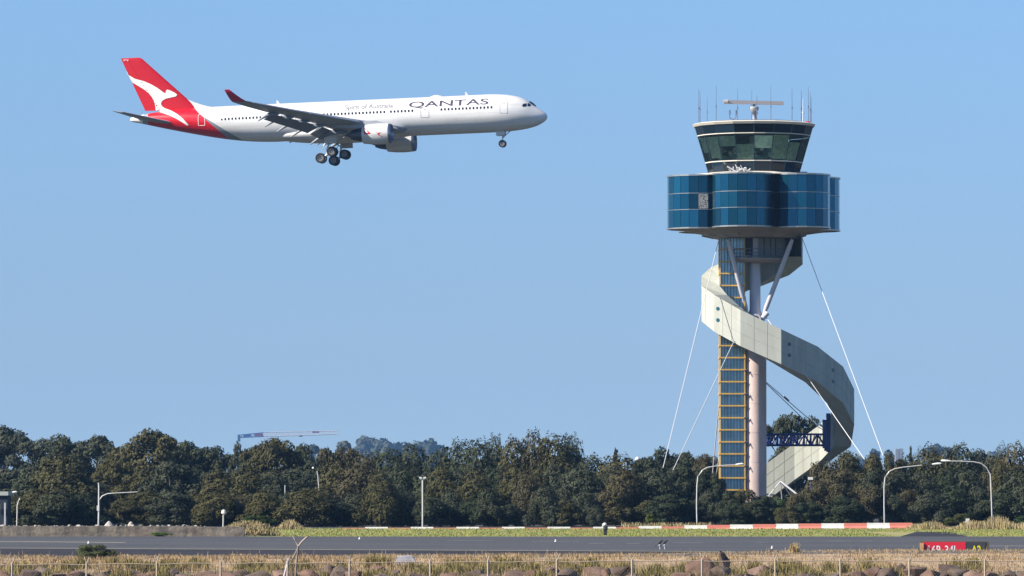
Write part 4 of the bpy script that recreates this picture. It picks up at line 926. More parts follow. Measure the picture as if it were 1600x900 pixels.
# low bushes
def bush(px, top, bot, wpx, d, tint, label, name='shrub', z0=None, kd='scrub'):
    pr = PROTO[kd][px % 2]; z1 = P(px, top, d).z; zb_ = P(px, bot, d).z - .1 if z0 is None else z0; root = empty(name, (GX(px, d), d, zb_))
    o = bpy.data.objects.new('foliage', pr[0]); COL.objects.link(o); o.parent = root; sx = wpx * d / FPX / 2 / pr[3]; o.scale = (sx, sx, (z1 - zb_) / pr[2]); o.color = (*tint, 1)
    o2 = bpy.data.objects.new('stem', pr[1]); COL.objects.link(o2); o2.parent = root; o2.scale = o.scale; tag(root, label, 'shrub')
bush(146, 851, 876, 62, 286, (1.7, 1.9, 1.5), 'grey green bush in the dry grass at the lower left')
bush(402, 806, 818, 52, 434, (.7, 1.2, .5), 'low green bush on top of the tan grass mound', z0=.6)
bush(1016, 803, 822, 18, 512, (1.6, 1.9, .5), 'small yellow green bush growing behind the barrier row', name='small_shrub')
bush(1497, 803, 822, 40, 514, (1.4, 1.5, .8), 'grey green bush above the tan grass right of the barriers')
bush(1606, 806, 824, 50, 512, (.6, 1.1, .5), "green bush cut by the photo's right edge")
bush(250, 832, 838, 34, 425.2, (2.0, 3.2, .8), 'patch of bright green weeds against the concrete wall', name='weed_clump', z0=0)

# ================================================================ GRASS (stuff)
def blades(name, gen, n, m, seed, wd, label, cat='grass'):
    rg = np.random.default_rng(seed); pts = gen(rg, n); V = np.zeros((len(pts), 4, 3), np.float32)
    for i, (x, y, z, h, lean) in enumerate(pts):
        a = rg.uniform(0, 6.28); ux, uy = math.cos(a) * wd / 2, math.sin(a) * wd / 2; lx, ly = lean * h * math.cos(a * 3.1), lean * h * math.sin(a * 3.1) 
        V[i] = ((x - ux, y - uy, z - .03), (x + ux, y + uy, z - .03), (x + ux * .5 + lx, y + uy * .5 + ly, z + h), (x - ux * .5 + lx, y - uy * .5 + ly, z + h))
    V = V.reshape(-1, 3); nq = len(V) // 4; me = bpy.data.meshes.new(name); me.vertices.add(len(V)); me.vertices.foreach_set('co', V.ravel()); me.loops.add(nq * 4); me.loops.foreach_set('vertex_index', np.arange(nq * 4, dtype=np.int32)); me.polygons.add(nq)
    me.polygons.foreach_set('loop_start', np.arange(0, nq * 4, 4, dtype=np.int32)); me.polygons.foreach_set('loop_total', np.full(nq, 4, dtype=np.int32)); me.update(); me.materials.append(m)
    o = bpy.data.objects.new(name, me); COL.objects.link(o); tag(o, label, cat, kind='stuff'); return o
m_dry = mat('dry_grass', (.35, .25, .145), .9, spec=.1, island=.35, noise=[(.35, .25), (.12, .35, (.36, .29, .16))])
m_grn = mat('tussock_grass', (.18, .155, .052), .8, spec=.1, island=.4, noise=[(.5, .6, (.30, .23, .10))])
m_mow = mat('mown_grass', (.20, .225, .05), .85, spec=.1, island=.3, noise=[(.3, .4, (.22, .22, .06), (1, .2, 1))])
m_tan = mat('tall_dry_grass', (.32, .245, .14), .9, spec=.1, island=.35, noise=[(.5, .5, (.22, .24, .08))])
def g_dry(rg, n):
    out = []
    while len(out) < n:
        y = rg.uniform(262, 293.5); x = rg.uniform(-1, 1) * (y * .107); k = math.sin(x * 1.3 + 2) * math.sin(x * .41 + y * .2) ; 
        if rg.random() > (.62 if y > 270 else .34) + .5 * k + (.3 if y > 272 else 0): continue
        tall = 1.0 if x < 6 else .55
        h = (rg.uniform(.12, .38) if y < 274 else rg.uniform(.05, .20)) * tall * (1 + .3 * k); h += .28 * (rg.random() < .008); out.append((x, y, ground_z(x, y), h * (1.0 if y < 288 else .8), rg.uniform(0, .5)))
    return out
blades('dry_grass', g_dry, 80000, m_dry, 1, .028, 'dry tan grass along the near edge of the taxiway')
def g_tus(rg, n):
    cl = [(rg.uniform(-29, 29), rg.uniform(250, 274)) for _ in range(230)]; out = []
    cl = [c for c in cl if not (c[0] > 17 and rg.random() < .6) and (c[1] > 262 or rg.random() < .5)]
    for _ in range(n):
        c = cl[rg.integers(len(cl))]; r = abs(rg.normal(0, .42)); a = rg.uniform(0, 6.28); x, y = c[0] + r * math.cos(a), c[1] + r * math.sin(a); out.append((x, y, ground_z(x, y), rg.uniform(.3, .75) * (1 - .4 * min(1, r)), rg.uniform(0, .6)))
    return out
blades('tussock_grass', g_tus, 30000, m_grn, 2, .04, 'yellow green tussocks between the rocks')
def g_mow(rg, n):
    out = []
    for _ in range(n):
        y = rg.uniform(424.5, 504); x = rg.uniform(GX(360, y), GX(1640, y)); 
        if y < 468 and GX(1392, 431) < x < GX(1505, 431): continue
        if x < GX(440, y) and rg.random() < .6: continue
        out.append((x, y, -.02, rg.uniform(.03, .09) + .14 * (rg.random() < .015), rg.uniform(0, .6)))
    return out
blades('mown_grass', g_mow, 26000, m_mow, 3, .07, 'green mown grass strip beyond the taxiway')
def mound(px, d, wpx, top, name, label, depth=4):
    z1 = P(px, top, d).z; b = MB(); R = []; rx = wpx * d / FPX / 2; n = 28
    for (f, hh) in ((1, -.05), (.93, .25), (.75, .6), (.5, .85), (.22, .97), (.02, 1)):
        R.append([Vector((GX(px, d) + rx * f * math.cos(a) * (1 + .08 * math.sin(3 * a)), d + depth * f * math.sin(a), z1 * hh * (1 + .06 * math.sin(5 * a)))) for a in [2 * math.pi * k / n for k in range(n)]])
    b.rings(R); return tag(b.build(name, m_tanb, smooth=True), kind='structure')
m_tanb = mat('mound_soil', (.27, .20, .11), .95, noise=[(.8, .6, (.17, .16, .07))])
mound(390, 434, 92, 816, 'earth_mound', '', 5)
def g_tan(rg, n):
    out = []
    for _ in range(n):
        k = rg.random()
        if k < .42:
            px = rg.normal(392, 24); d = rg.uniform(429, 439); t = min(1, abs(px - 390) / 50); zz = max(0, 1.05 * (1 - t * t)) * max(0, 1 - ((d - 434) / 5.5) ** 2)
            if abs(px - 390) > 52: continue
            out.append((GX(px, d), d, zz, rg.uniform(.08, .28), rg.uniform(0, .8)))
        elif k < .5: px = rg.normal(453, 14); d = rg.uniform(496, 512); out.append((GX(px, d), d, 0, rg.uniform(.2, .9) * math.exp(-((px - 453) / 15) ** 2) + .05, rg.uniform(0, .6)))
        elif k < .9:
            px = rg.uniform(1415, 1640); d = rg.uniform(495, 514); hh = (.65 + .35 * math.sin(px * .045 + .8) + .2 * math.sin(px * .13)) * min(1, (px - 1410) / 35); out.append((GX(px, d), d, 0, max(.15, rg.uniform(.3, 1.1) * hh), rg.uniform(0, .5)))
        else: px = rg.uniform(970, 1110); d = rg.uniform(506, 511); out.append((GX(px, d), d, 0, rg.uniform(.1, .6), rg.uniform(0, .5)))
    return out
blades('tall_dry_grass', g_tan, 11000, m_tan, 4, .07, 'tall tan grass on the mound and right of the barriers')
def g_tuft(rg, n):
    out = []
    for _ in range(n): a = rg.normal(0, .16); out.append((GX(1240, 291) + a, 291 + rg.normal(0, .25), ground_z(GX(1240, 291), 291) - .05, rg.uniform(.3, .62) * math.exp(-(a / .3) ** 2), rg.uniform(0, .6)))
    return out
m_gold = mat('golden_grass', (.40, .29, .14), .9, spec=.1, island=.3)
o = blades('golden_grass_tuft', g_tuft, 260, m_gold, 6, .03, 'golden grass tuft sticking up before the taxiway', 'grass tuft'); o['kind'] = 'thing'

# ================================================================ ROCKS
m_rock = mat('red_brown_rock', (.105, .064, .042), .9, noise=[(1.2, .30), (6, .18), (.6, .5, (.22, .17, .15))], bump=(5, .7, .06), tint=True)
def rock_mesh(seed):
    rg = random.Random(seed); bm = bmesh.new()
    for _ in range(15):
        v = Vector((rg.gauss(0, 1), rg.gauss(0, 1), rg.gauss(0, 1))).normalized() * rg.uniform(.8, 1.08); v.z *= .8; bm.verts.new(v)
    bmesh.ops.convex_hull(bm, input=bm.verts[:]); bmesh.ops.delete(bm, geom=[v for v in bm.verts if not v.link_faces], context='VERTS')
    bmesh.ops.dissolve_limit(bm, angle_limit=rad(18), verts=bm.verts[:], edges=bm.edges[:])
    bmesh.ops.bevel(bm, geom=bm.edges[:], offset=.02, segments=1, affect='EDGES', profile=.6); bmesh.ops.triangulate(bm, faces=bm.faces[:])
    me = bpy.data.meshes.new('rock'); bm.to_mesh(me); bm.free(); me.materials.append(m_rock); me.polygons.foreach_set('use_smooth', [True] * len(me.polygons)); me.set_sharp_from_angle(angle=rad(28)); return me
RM = [rock_mesh(40 + k) for k in range(12)]
#  centre px, top y, width px, height px, depth
ROCKS = [(1100, 871, 44, 44, 262, 'big brown boulder directly behind a fence post, with a smaller rock perched on top'), (1126, 858, 26, 24, 264.5, 'small dark rock perched on top of the biggest boulder'), (1128, 880, 34, 40, 262, 'dark shaded rock against the right side of the biggest boulder'),
         (1187, 880, 34, 30, 262, 'pinkish rounded boulder right of the biggest boulder'), (1066, 891, 44, 26, 257, None), (1205, 884, 22, 26, 263, None), (1150, 893, 34, 22, 258, None), (1170, 892, 24, 22, 256, None),
         (484, 888, 42, 26, 258, 'flat topped orange boulder beside the bent fence post'), (516, 883, 28, 26, 262, None), (534, 885, 30, 30, 260, None), (555, 890, 34, 22, 259, None), (588, 884, 30, 30, 263, 'leaning slab of rock left of the pale concrete block'), (622, 888, 24, 26, 262, None), (600, 893, 40, 22, 257, None),
         (655, 893, 36, 18, 258, None), (705, 892, 34, 22, 260, None), (738, 890, 36, 24, 260, None), (770, 893, 40, 20, 258, None), (806, 887, 48, 26, 262, None), (838, 889, 36, 26, 261, None), (862, 887, 30, 28, 261, None), (888, 889, 34, 26, 259, 'angular rock just right of the ninth fence post'), (928, 884, 34, 26, 263, None), (950, 888, 22, 24, 262, None), (968, 884, 40, 26, 265, None), (984, 893, 26, 18, 258, None), (1010, 896, 40, 14, 256, None),
         (1235, 893, 22, 20, 259, None), (1262, 895, 44, 14, 257, None), (1296, 892, 40, 20, 259, None), (1330, 887, 40, 28, 260, None), (1360, 884, 44, 30, 261, None), (1384, 889, 30, 26, 259, None), (1402, 882, 30, 28, 264, None), (1430, 884, 34, 26, 262, None), (1452, 890, 30, 24, 259, None), (1478, 880, 46, 30, 263, 'broad pink boulder under the red and black taxiway sign'), (1500, 885, 34, 30, 262, None), (1520, 889, 32, 26, 260, None), (1545, 890, 46, 28, 259, None), (1576, 891, 36, 24, 260, None), (1603, 888, 36, 28, 260, None), (1624, 890, 34, 26, 260, None),
         (12, 890, 44, 22, 260, None), (48, 891, 40, 22, 259, None), (70, 886, 30, 24, 263, None), (92, 894, 38, 18, 257, None), (120, 892, 36, 20, 260, None), (170, 891, 38, 22, 260, None), (200, 888, 36, 24, 262, None), (224, 893, 30, 18, 257, None), (238, 890, 24, 24, 259, None), (268, 888, 30, 22, 263, None), (292, 893, 38, 20, 258, None), (322, 889, 40, 24, 262, None), (350, 892, 44, 20, 258, None), (378, 891, 34, 22, 260, None), (406, 893, 36, 22, 258, None), (436, 889, 32, 24, 261, None), (458, 894, 30, 18, 257, None),
         (1415, 897, 44, 20, 255, None), (1375, 899, 60, 20, 254, None), (1478, 899, 56, 20, 254, None), (1558, 900, 60, 20, 254, None), (820, 899, 60, 18, 254, None), (1110, 900, 60, 20, 255, None), (520, 900, 70, 20, 254, None), (320, 900, 60, 18, 254, None), (1245, 900, 50, 18, 254, None)]
RT = [('pale brown', (1.15, 1.05, 1.0)), ('reddish', (1.1, .95, .88)), ('dark brown', (.72, .72, .75)), ('greyish', (.88, .93, .95))]
FPX_POST = [19.6, 135.7, 246, 345.7, 449.6, 546, 673, 762.6, 869.5, 987, 1096, 1211, 1313, 1420, 1538]
for i, (px, top, wp, hp, d, lab) in enumerate(ROCKS):
    o = bpy.data.objects.new('rock', RM[i % 12]); COL.objects.link(o); k = d / FPX; z1 = P(px, top, d).z; zb_ = ground_z(GX(px, d), d) - .25; hz = max(hp * k, z1 - zb_) / 2
    o.location = (GX(px, d), d, z1 - hz * .98); o.scale = (wp * k * .72, wp * k * .6, hz * 1.45); o.rotation_euler = (0, 0, i * 1.9)
    tn, tc_ = RT[(i * 5 + 1) % 4]; o.color = (*tc_, 1)
    if not lab:
        jp = max([j for j, p in enumerate(FPX_POST) if p <= px] or [-1]); same = sorted([(r[0]) for r in ROCKS if r[5] is None and (max([j for j, p in enumerate(FPX_POST) if p <= r[0]] or [-1])) == jp]); q = same.index(px) if px in same else 0
        pn = ['first', 'second', 'third', 'fourth', 'fifth', 'sixth', 'seventh', 'eighth', 'ninth', 'tenth', 'eleventh', 'twelfth', 'thirteenth', 'fourteenth', 'fifteenth']
        lab = ('%s rock, %s right of the %s fence post from the left' % (tn, ORD[q], pn[jp])) if jp >= 0 else '%s rock left of the first fence post' % tn
    tag(o, lab, 'rock', 'embankment rocks behind the fence')
# pale concrete block
m_blk = mat('pale_concrete', (.45, .45, .50), .8, noise=[(2, .25)], bump=(8, .4, .03))
b = MB(); k = 276 / FPX; c0 = P(615, 882, 276); pts = [(615, 882), (622, 869), (643, 868), (651, 880), (648, 884)]
b.rings([[P(x, y, 275.5) for x, y in pts], [P(x + 1, y - .4, 276.8) for x, y in pts]])
tag(b.build('concrete_block', m_blk), 'pale grey concrete block lying in the dry grass', 'block')
# rubble on the concrete wall, two pale lumps
m_rub = mat('pale_rubble', (.36, .33, .30), .9, noise=[(3, .3)]); random.seed(12)
for i in range(34):
    px = 6 + i * 9.6 + random.uniform(-4, 4); s = random.choice((.05, .07, .08, .10, .14, .18)); o = bpy.data.objects.new('rubble_stone', RM[i % 12].copy() if i < 1 else bpy.data.meshes['rubble'])
    if i == 0: o.data.name = 'rubble'; o.data.materials.clear(); o.data.materials.append(m_rub)
    COL.objects.link(o); o.location = (GX(px, 426.5), 426.5, .84 if px < 320 else .78); o.scale = (s * 1.6, s, s * .75); o.rotation_euler = (0, 0, i)
    tag(o, 'small pale stone lying on top of the low concrete wall', 'stone', 'stones along the top of the concrete wall')
for px, lab, hh in ((171, 'larger pale pointed lump standing behind the concrete wall beside the lamp pole', .78), (205, 'narrow pale pointed lump standing behind the concrete wall', .74)):
    b = MB(); b.lathe([(.55 if px < 200 else .38, 0), (.42 if px < 200 else .3, hh * .6), (.14, hh), (.02, hh + .08)], 9, 'z'); o = b.build('concrete_lump', m_rub, loc=(GX(px, 429), 429, .35)); tag(o, lab, 'concrete lump')

# ================================================================ FENCE (near, beyond the rocks' foot)
m_post = mat('fence_metal', (.44, .35, .27), .6, noise=[(3, .35, (.30, .20, .14))])
fe = empty('fence', (0, 224, -1.5)); tag(fe, 'chain fence with Y topped steel posts and a top rail along the embankment', 'fence')
DF = 224.0
def fz(py): return P(800, py, DF).z + 1.5
def railz(px): return fz(lerp(882.5, 876.5, min(1, max(0, px / 1000))))
random.seed(21); pb = None
for i, px in enumerate(FPX_POST):
    zr = railz(px); ht = random.uniform(.0, .06); a = random.uniform(-.05, .05)
    b = MB(); b.tube([(0, 0, -.15), (a * .4, 0, zr), (a * .5, 0, zr + .07)], .042, 8); o = b.build('post', m_post, fe, smooth=True, loc=(GX(px, DF), 0, 0))
    b = MB(); w1 = random.uniform(.07, .13); w2 = random.uniform(.08, .15) if px not in (546,) else .02; top = zr + random.uniform(.30, .38)
    b.tube([(a * .5, 0, zr + .02), (a * .5 - w1, .06, top)], .022, 6); b.tube([(a * .5, 0, zr + .02), (a * .5 + w2, -.06, top - .02)], .022, 6); b.build('y_arm', m_post, o, smooth=True)
b = MB(); pts = [(GX(px, DF), 0, railz(px) - (.02 * math.sin(px))) for px in range(-60, 1700, 20)]; b.tube(pts, .020, 6); b.build('top_rail', m_post, fe, smooth=True)
m_barb = mat('barbed_wire', (.16, .11, .08), .7)
for dy, dz in ((-.07, .33), (.07, .33), (0, .19)):
    b = MB(); b.tube([(GX(px, DF), dy, railz(px) + dz + .025 * math.sin(px * .35 + dz * 9)) for px in range(-60, 1700, 9)], .004, 3)
    for px in range(-50, 1690, 7): b.tube([(GX(px, DF), dy, railz(px) + dz - .03), (GX(px + .6, DF), dy, railz(px) + dz + .03)], .003, 3)
    b.build('barbed_wire', m_barb, fe)
b = MB(); 
for k in range(-30, 1640, 4):
    x = GX(k, DF); 
for px in range(-60, 1690, 5):
    z = railz(px); x = GX(px, DF); 
    for s_ in (-1, 1): b.tube([(x, 0, z), (x + s_ * 1.9, 0, z - 1.9)], .0022, 3)
b.build('chain_mesh', m_post, fe)
# bent, taller post with its prop
m_old = mat('weathered_post', (.22, .18, .15), .8, noise=[(3, .4)])
root = empty('bent_post', tuple(P(452, 905, 227))); r0 = root.location.copy(); tag(root, 'bent dark post with a wide Y top leaning over the fence', 'post')
def q_(px, py, d=227): return P(px, py, d) - r0
b = MB(); b.tube([q_(461, 915), q_(462.5, 888), (q_(466, 853))], .045, 8); b.build('post', m_old, root, smooth=True)
b = MB(); b.tube([q_(466, 854), q_(461, 843), q_(457, 836)], .035, 8); b.tube([q_(466, 854), q_(471, 847), q_(480, 838.5)], .035, 8); b.build('y_arm', m_post, root, smooth=True)
b = MB(); b.tube([q_(466, 856), q_(458, 872), q_(450, 885), q_(447, 915)], .04, 8); b.build('prop', m_old, root, smooth=True)
m_gpost = mat('galvanised_post', (.5, .5, .56), .5, .3)
b = MB(); b.tube([P(441, 912, 226), P(446, 893, 226), P(450.5, 872, 226)], .05, 8); tag(b.build('leaning_stake', m_gpost, smooth=True), 'short pale leaning stake against the fifth fence post', 'stake')

# ================================================================ TAXIWAY SIGN
m_sred = mat('sign_red', (.72, .018, .045), .45); m_sblk = mat('sign_black', (.05, .052, .058), .5); m_swh = mat('sign_white', (.85, .85, .85), .4); m_syl = mat('sign_yellow', (.85, .72, .02), .4); m_sfr = mat('sign_frame', (.10, .085, .06), .6); m_sor = mat('sign_end_orange', (.55, .30, .12), .6, noise=[(5, .3)])
DS = 306.0; sg_ = empty('taxiway_sign', (GX(1491, DS), DS, 0)); tag(sg_, 'red and black taxiway sign with white and yellow characters', 'sign')
def sx_(px): return (px - 1491) * DS / FPX
zt_ = P(1491, 846, DS).z
b = MB(); b.box(((sx_(1436.5) + sx_(1545)) / 2, .12, zt_ / 2 - .02), (sx_(1545) - sx_(1436.5), .22, zt_ + .06)); b.build('cabinet', m_sfr, sg_)
b = MB(); b.box(((sx_(1443) + sx_(1508)) / 2, 0, zt_ / 2), (sx_(1508) - sx_(1443), .04, zt_ - .06)); b.build('red_panel', m_sred, sg_)
b = MB(); b.box(((sx_(1509) + sx_(1539)) / 2, 0, zt_ / 2), (sx_(1539) - sx_(1509), .04, zt_ - .06)); b.build('black_panel', m_sblk, sg_)
b = MB(); b.box((sx_(1439.5), -.05, zt_ / 2 - .04), (.20, .24, zt_ - .08)); b.build('end_cap', m_sor, sg_)
for x in (1442, 1494, 1542): b = MB(); b.box((sx_(x), .12, .0), (.08, .1, .3)); b.build('leg', m_sfr, sg_)
zc = P(1491, 852.3, DS).z
flat_text('runway_lettering', '16R-34L', m_swh, sg_, lambda x, z: Vector((x, -.03, z)), sx_(1450), sx_(1496), zc - .52, zc, bold=.012, cuts=1)
flat_text('taxiway_lettering', 'A2', m_syl, sg_, lambda x, z: Vector((x, -.03, z)), sx_(1517), sx_(1532), zc - .52, zc, bold=.02, cuts=1)

# ================================================================ BARRIERS, POSTS, BIRDS
m_bred = mat('barrier_red', (.62, .20, .15), .6, noise=[(1, .2)]); m_bwh = mat('barrier_white', (.80, .79, .77), .6, noise=[(1, .15), (2, .5, (.55, .54, .52))])
def barrier(m):
    b = MB(); pr = [(-.30, 0), (-.30, .12), (-.14, .28), (-.10, .56), (.10, .56), (.14, .28), (.30, .12), (.30, 0)]; L2 = 1.08
    b.rings([[Vector((x, y, z)) for y, z in pr] for x in (-L2, -L2 + .04, L2 - .04, L2)])
    for x in (-.6, .6): b.box((x, -.2, .06), (.3, .24, .12))
    o = b.build('barrier', m); return o
br_, bw_ = barrier(m_bred), barrier(m_bwh); usedr = usedw = False
segs = []; px = 1425.0; DB = 505.0
step = 35.6
i = 0
while px > 560:
    segs.append((px - step / 2, i % 2 == 0)); px -= step; i += 1
nr = nw = 0
for (c, isred) in segs:
    src = br_ if isred else bw_
    if isred: o = src if not usedr else src.copy(); first = not usedr; usedr = True
    else: o = src if not usedw else src.copy(); first = not usedw; usedw = True
    if not first: COL.objects.link(o)
    sink = np.interp(c, [560, 950, 1050, 1250, 1400], [.40, .38, .27, .08, 0]); o.location = (GX(c, DB), DB, -.02 - sink); o.rotation_euler = (0, 0, random.uniform(-.02, .02))
    if isred and c < 1060: o.location.z -= .09
    if isred: nr += 1; kk = nr
    else: nw += 1; kk = nw
    tag(o, '%s barrier in the row, %s %s one from its right end' % ('faded red' if isred else 'white', ORD[kk - 1] , 'red' if isred else 'white'), 'barrier', 'red and white barriers along the grass strip')
m_pole = mat('galvanised_pole', (.58, .57, .56), .5, .2, noise=[(2, .2)]); m_lamp = mat('lamp_housing', (.75, .75, .74), .5)
def lamp(label, base, d, pts, head, r=.065, name='street_lamp', r1=.045, z0=0):
    root = empty(name, (GX(base, d), d, z0)); o0 = root.location.copy(); W = [P(x, y, d) - o0 for x, y in pts]
    b = MB(); b.tube([(0, 0, -.1)] + W, [r] + [lerp(r, r1, i / len(W)) for i in range(len(W))], 8); b.build('pole', m_pole, root, smooth=True)
    if head: 
        b = MB(); a, c = P(head[0], head[1], d) - o0, P(head[2], head[3], d) - o0; b.tube([a, lerp(a, c, .3), lerp(a, c, .8), c], [.05, .10, .12, .05], 8); b.build('lamp_head', m_lamp, root, smooth=True)
    tag(root, label, 'lamp'); return root, o0
lamp('curved lamp with its arm reaching right across the control tower', 1089, 516, [(1088.5, 790), (1089, 760), (1090.5, 745), (1097, 735), (1105, 730.5), (1120, 728), (1150, 726)], (1149, 726, 1162, 724.8))
lamp('curved lamp arching right, tip meeting the other arm at the right', 1381.5, 514, [(1381.5, 790), (1381.5, 760), (1383, 746), (1389, 737), (1398, 732.5), (1412, 730), (1440, 727)], (1456, 725.4, 1471, 724.2))
o_, _ = lamp('curved lamp arching left beside the right edge, the taller tip', 1550, 512, [(1549.5, 790), (1548.5, 760), (1547.5, 742), (1542, 731), (1533, 724), (1521, 721.5), (1500, 720.7), (1485, 720.4)], (1486, 720.4, 1470, 719.6))
root, o0 = lamp('left lamp pole with a long arm and a mast above', 154.5, 512, [(154.5, 800), (154.5, 760), (153.8, 754)], None, r=.09, r1=.04)
b = MB(); W = [P(x, y, 512) - o0 for x, y in ((155, 781), (160, 775), (168, 771.5), (180, 770.5), (200, 769.5), (215, 768.6))]; b.tube(W, [.07, .06, .06, .05, .05, .04], 8); b.build('arm', m_pole, root, smooth=True)
b = MB(); b.box(P(153.2, 794, 511.8) - o0, (.22, .2, .5)); b.build('control_box', m_lamp, root)
root, o0 = lamp('straight mast with twin floodlights in front of the trees', 660.5, 513, [(660.5, 790), (660.3, 752), (660.2, 747)], None, r=.085, r1=.07, name='light_mast')
for x in (657, 663.5): b = MB(); b.box(P(x, 746.5, 513) - o0, (.26, .3, .16), Euler((0, rad(20 if x < 660 else -20), 0)).to_matrix()); b.build('floodlight', m_lamp, root)
b = MB(); b.box(P(660.3, 749, 513) - o0, (.5, .08, .06)); b.build('crossbar', m_pole, root)
lamp('slanting lamp half hidden among the trees below the crane', 499, 554, [(499, 790), (498.5, 765), (497, 745), (495.5, 736)], (487.5, 731.5, 490.5, 730.9))
lamp('thin bare pole between trees below the crane jib', 445.5, 556, [(445.5, 790), (445.4, 758)], None, r=.06, name='pole')
root, o0 = lamp('short post with a small white lamp on the grass mound', 349, 430, [(349, 812), (349, 804)], None, r=.06, name='small_lamp_post', z0=.3)
b = MB(); b.lathe([(.08, -.08), (.2, .0), (.16, .22), (.03, .3)], 10, 'z', P(349.5, 802, 430) - o0); b.build('lamp_head', m_lamp, root)
root, o0 = lamp('white topped small post by the right hand grass', 1511, 505, [(1511, 816)], None, r=.05, name='marker_post')
b = MB(); b.box(P(1512, 813.5, 505) - o0, (.34, .2, .4)); b.build('marker_head', m_lamp, root)
lamp("small curved lamp at the photo's left edge", 27, 518, [(27, 800), (27, 790), (29, 783), (31, 779)], (19, 769, 27, 769))
# grey roofed shed at the far left
m_shed = mat('dark_shed_wall', (.012, .022, .04), .8); m_roof = mat('pale_shed_roof', (.42, .46, .42), .7)
sd = empty('shed', (GX(-26, 524), 524, 0)); b = MB(); b.box((0, 0, 1.55), (5.2, 4, 3.1)); b.build('wall', m_shed, sd); b = MB(); b.box((0, 0, 3.3), (5.4, 4.4, .38)); b.build('roof', m_roof, sd)
b = MB(); b.box((2.4, -2.3, 1.2), (.16, .16, 2.4)); b.box((1.6, -2.3, 2.0), (.6, .1, .5)); b.build('gate_post', m_pole, sd); tag(sd, "dark shed with a pale flat roof at the photo's left edge", 'shed')
# radome mast above trees, white dish at tower foot
root = empty('radio_mast', (GX(1001, 590), 590, 0)); b = MB(); b.tube([(0, 0, 0), (.1, 0, P(1001, 728, 590).z)], .09, 8); b.tube([(.1, 0, P(1001, 729, 590).z), (-.2, 0, P(1001, 721, 590).z), (.1, 0, P(1001, 717, 590).z)], .08, 6); b.build('mast', m_lamp, root, smooth=True)
b = MB(); b.lathe([(.05, -.2), (.28, -.05), (.3, .1), (.1, .3)], 12, 'z', (-.35, 0, P(1001, 718, 590).z)); b.build('lamp_head', m_lamp, root, smooth=True); tag(root, 'white mast with a rounded head poking above the trees left of the tower', 'mast')
root = empty('floodlight_post', (GX(1266, 548), 548, 0)); zz = P(1266, 747.5, 548).z; b = MB(); b.tube([(0, 0, 0), (0, 0, zz)], .03, 6); b.build('pole', m_ant, root); b = MB(); b.box((0, -.1, zz), (.5, .3, .28)); b.build('lamp_head', m_lamp, root); tag(root, 'small white floodlight above the brown scrub right of the stairway foot', 'floodlight')
# white braced cable anchors at the stairway foot
root = empty('white_tripod', tuple(P(1219, 775, 590))); o0 = root.location.copy()
for (x, y, dy) in ((1199, 777, 0), (1222, 781, 1), (1237, 776, 1), (1250, 776, -1), (1272, 788, -1.5)):
    b = MB(); a = P(1219.5, 752, 590) - o0; c = P(x, y, 590 + dy) - o0; th_ = .10 if x > 1240 else .06; b.tube([a, c] if x < 1255 else [P(1247, 771.5, 589) - o0, c], th_ if x < 1255 else .03, 6); b.build('leg', m_cable, root)
tag(root, 'white splayed tubular frame at the foot of the stairway', 'frame')
# dark marker near the middle
root = empty('marker_light', tuple(P(946, 836.5, 428))); b = MB(); b.box((0, 0, .22), (.26, .2, .44)); b.lathe([(.16, .44), (.19, .5), (.19, .72), (.1, .78)], 12, 'z'); b.build('body', m_dark, root)
b = MB(); b.lathe([(.08, .78), (.17, .82), (.16, .95), (.05, 1.02)], 12, 'z', (-.06, 0, 0)); b.box((-.22, 0, .76), (.12, .1, .14)); b.build('lamp_head', m_lamp, root, smooth=True); tag(root, 'dark upright marker with a pale top at the far edge of the taxiway', 'marker')
m_tl = mat('taxi_light_white', (.8, .8, .8), .4)
for (px, d, lab) in ((139, 372, 'small white taxiway light near the left end of the tarmac'), (562, 402, 'small white taxiway light on the tarmac left of the twin headed mast'), (868, 384, 'small white taxiway light on the tarmac near the centre'), (1206, 342, 'small white taxiway light on the tarmac below the control tower')):
    b = MB(); b.lathe([(.09, 0), (.08, .03), (.04, .05), (.035, .08), (.05, .10), (.045, .14), (.02, .16)], 10, 'z'); tag(b.build('taxiway_light', m_tl, smooth=True, loc=(GX(px, d), d, .01)), lab, 'light', 'lights set on the taxiway')
# pied birds
m_bk = mat('black_feathers', (.015, .015, .018), .7); m_wf = mat('white_feathers', (.8, .8, .8), .7)
for (px, py, lab, s_) in ((1030.6, 857, 'left of two black and white birds standing on the taxiway', 1), (1038.2, 857, 'right of two black and white birds standing on the taxiway', 1)):
    d = 337.0; root = empty('bird', (GX(px, d), d, .01)); root.rotation_euler = (0, 0, .2 * s_); root.scale = (1.55, 1.55, 1.5)
    b = MB(); R = []
    for (x, z, r_) in ((-.20, .12, .012), (-.14, .17, .035), (-.06, .24, .062), (.01, .285, .066), (.06, .32, .045), (.085, .355, .036), (.11, .365, .03), (.14, .36, .010)):
        R.append([Vector((x, r_ * math.cos(a), z + r_ * math.sin(a) * 1.05)) for a in [2 * math.pi * k / 12 for k in range(12)]])
    b.rings(R); o = b.build('body', m_bk, root, smooth=True, auto=80)
    b = MB(); b.lathe([(.01, .10), (.055, .14), (.066, .19), (.05, .235), (.01, .25)], 12, 'z', (-.01, 0, 0)); b.tube([(-.13, 0, .16), (-.05, -.02, .20)], .035, 6); b.build('belly', m_wf, root, smooth=True)
    for y in (-.03, .03): b = MB(); b.tube([(0, y, 0), (-.01, y, .07), (.0, y, .15)], .010, 5); b.tube([(0, y, .005), (.05, y, .005)], .006, 4); b.build('leg', m_wf, root)
    tag(root, lab, 'bird', 'birds on the taxiway')

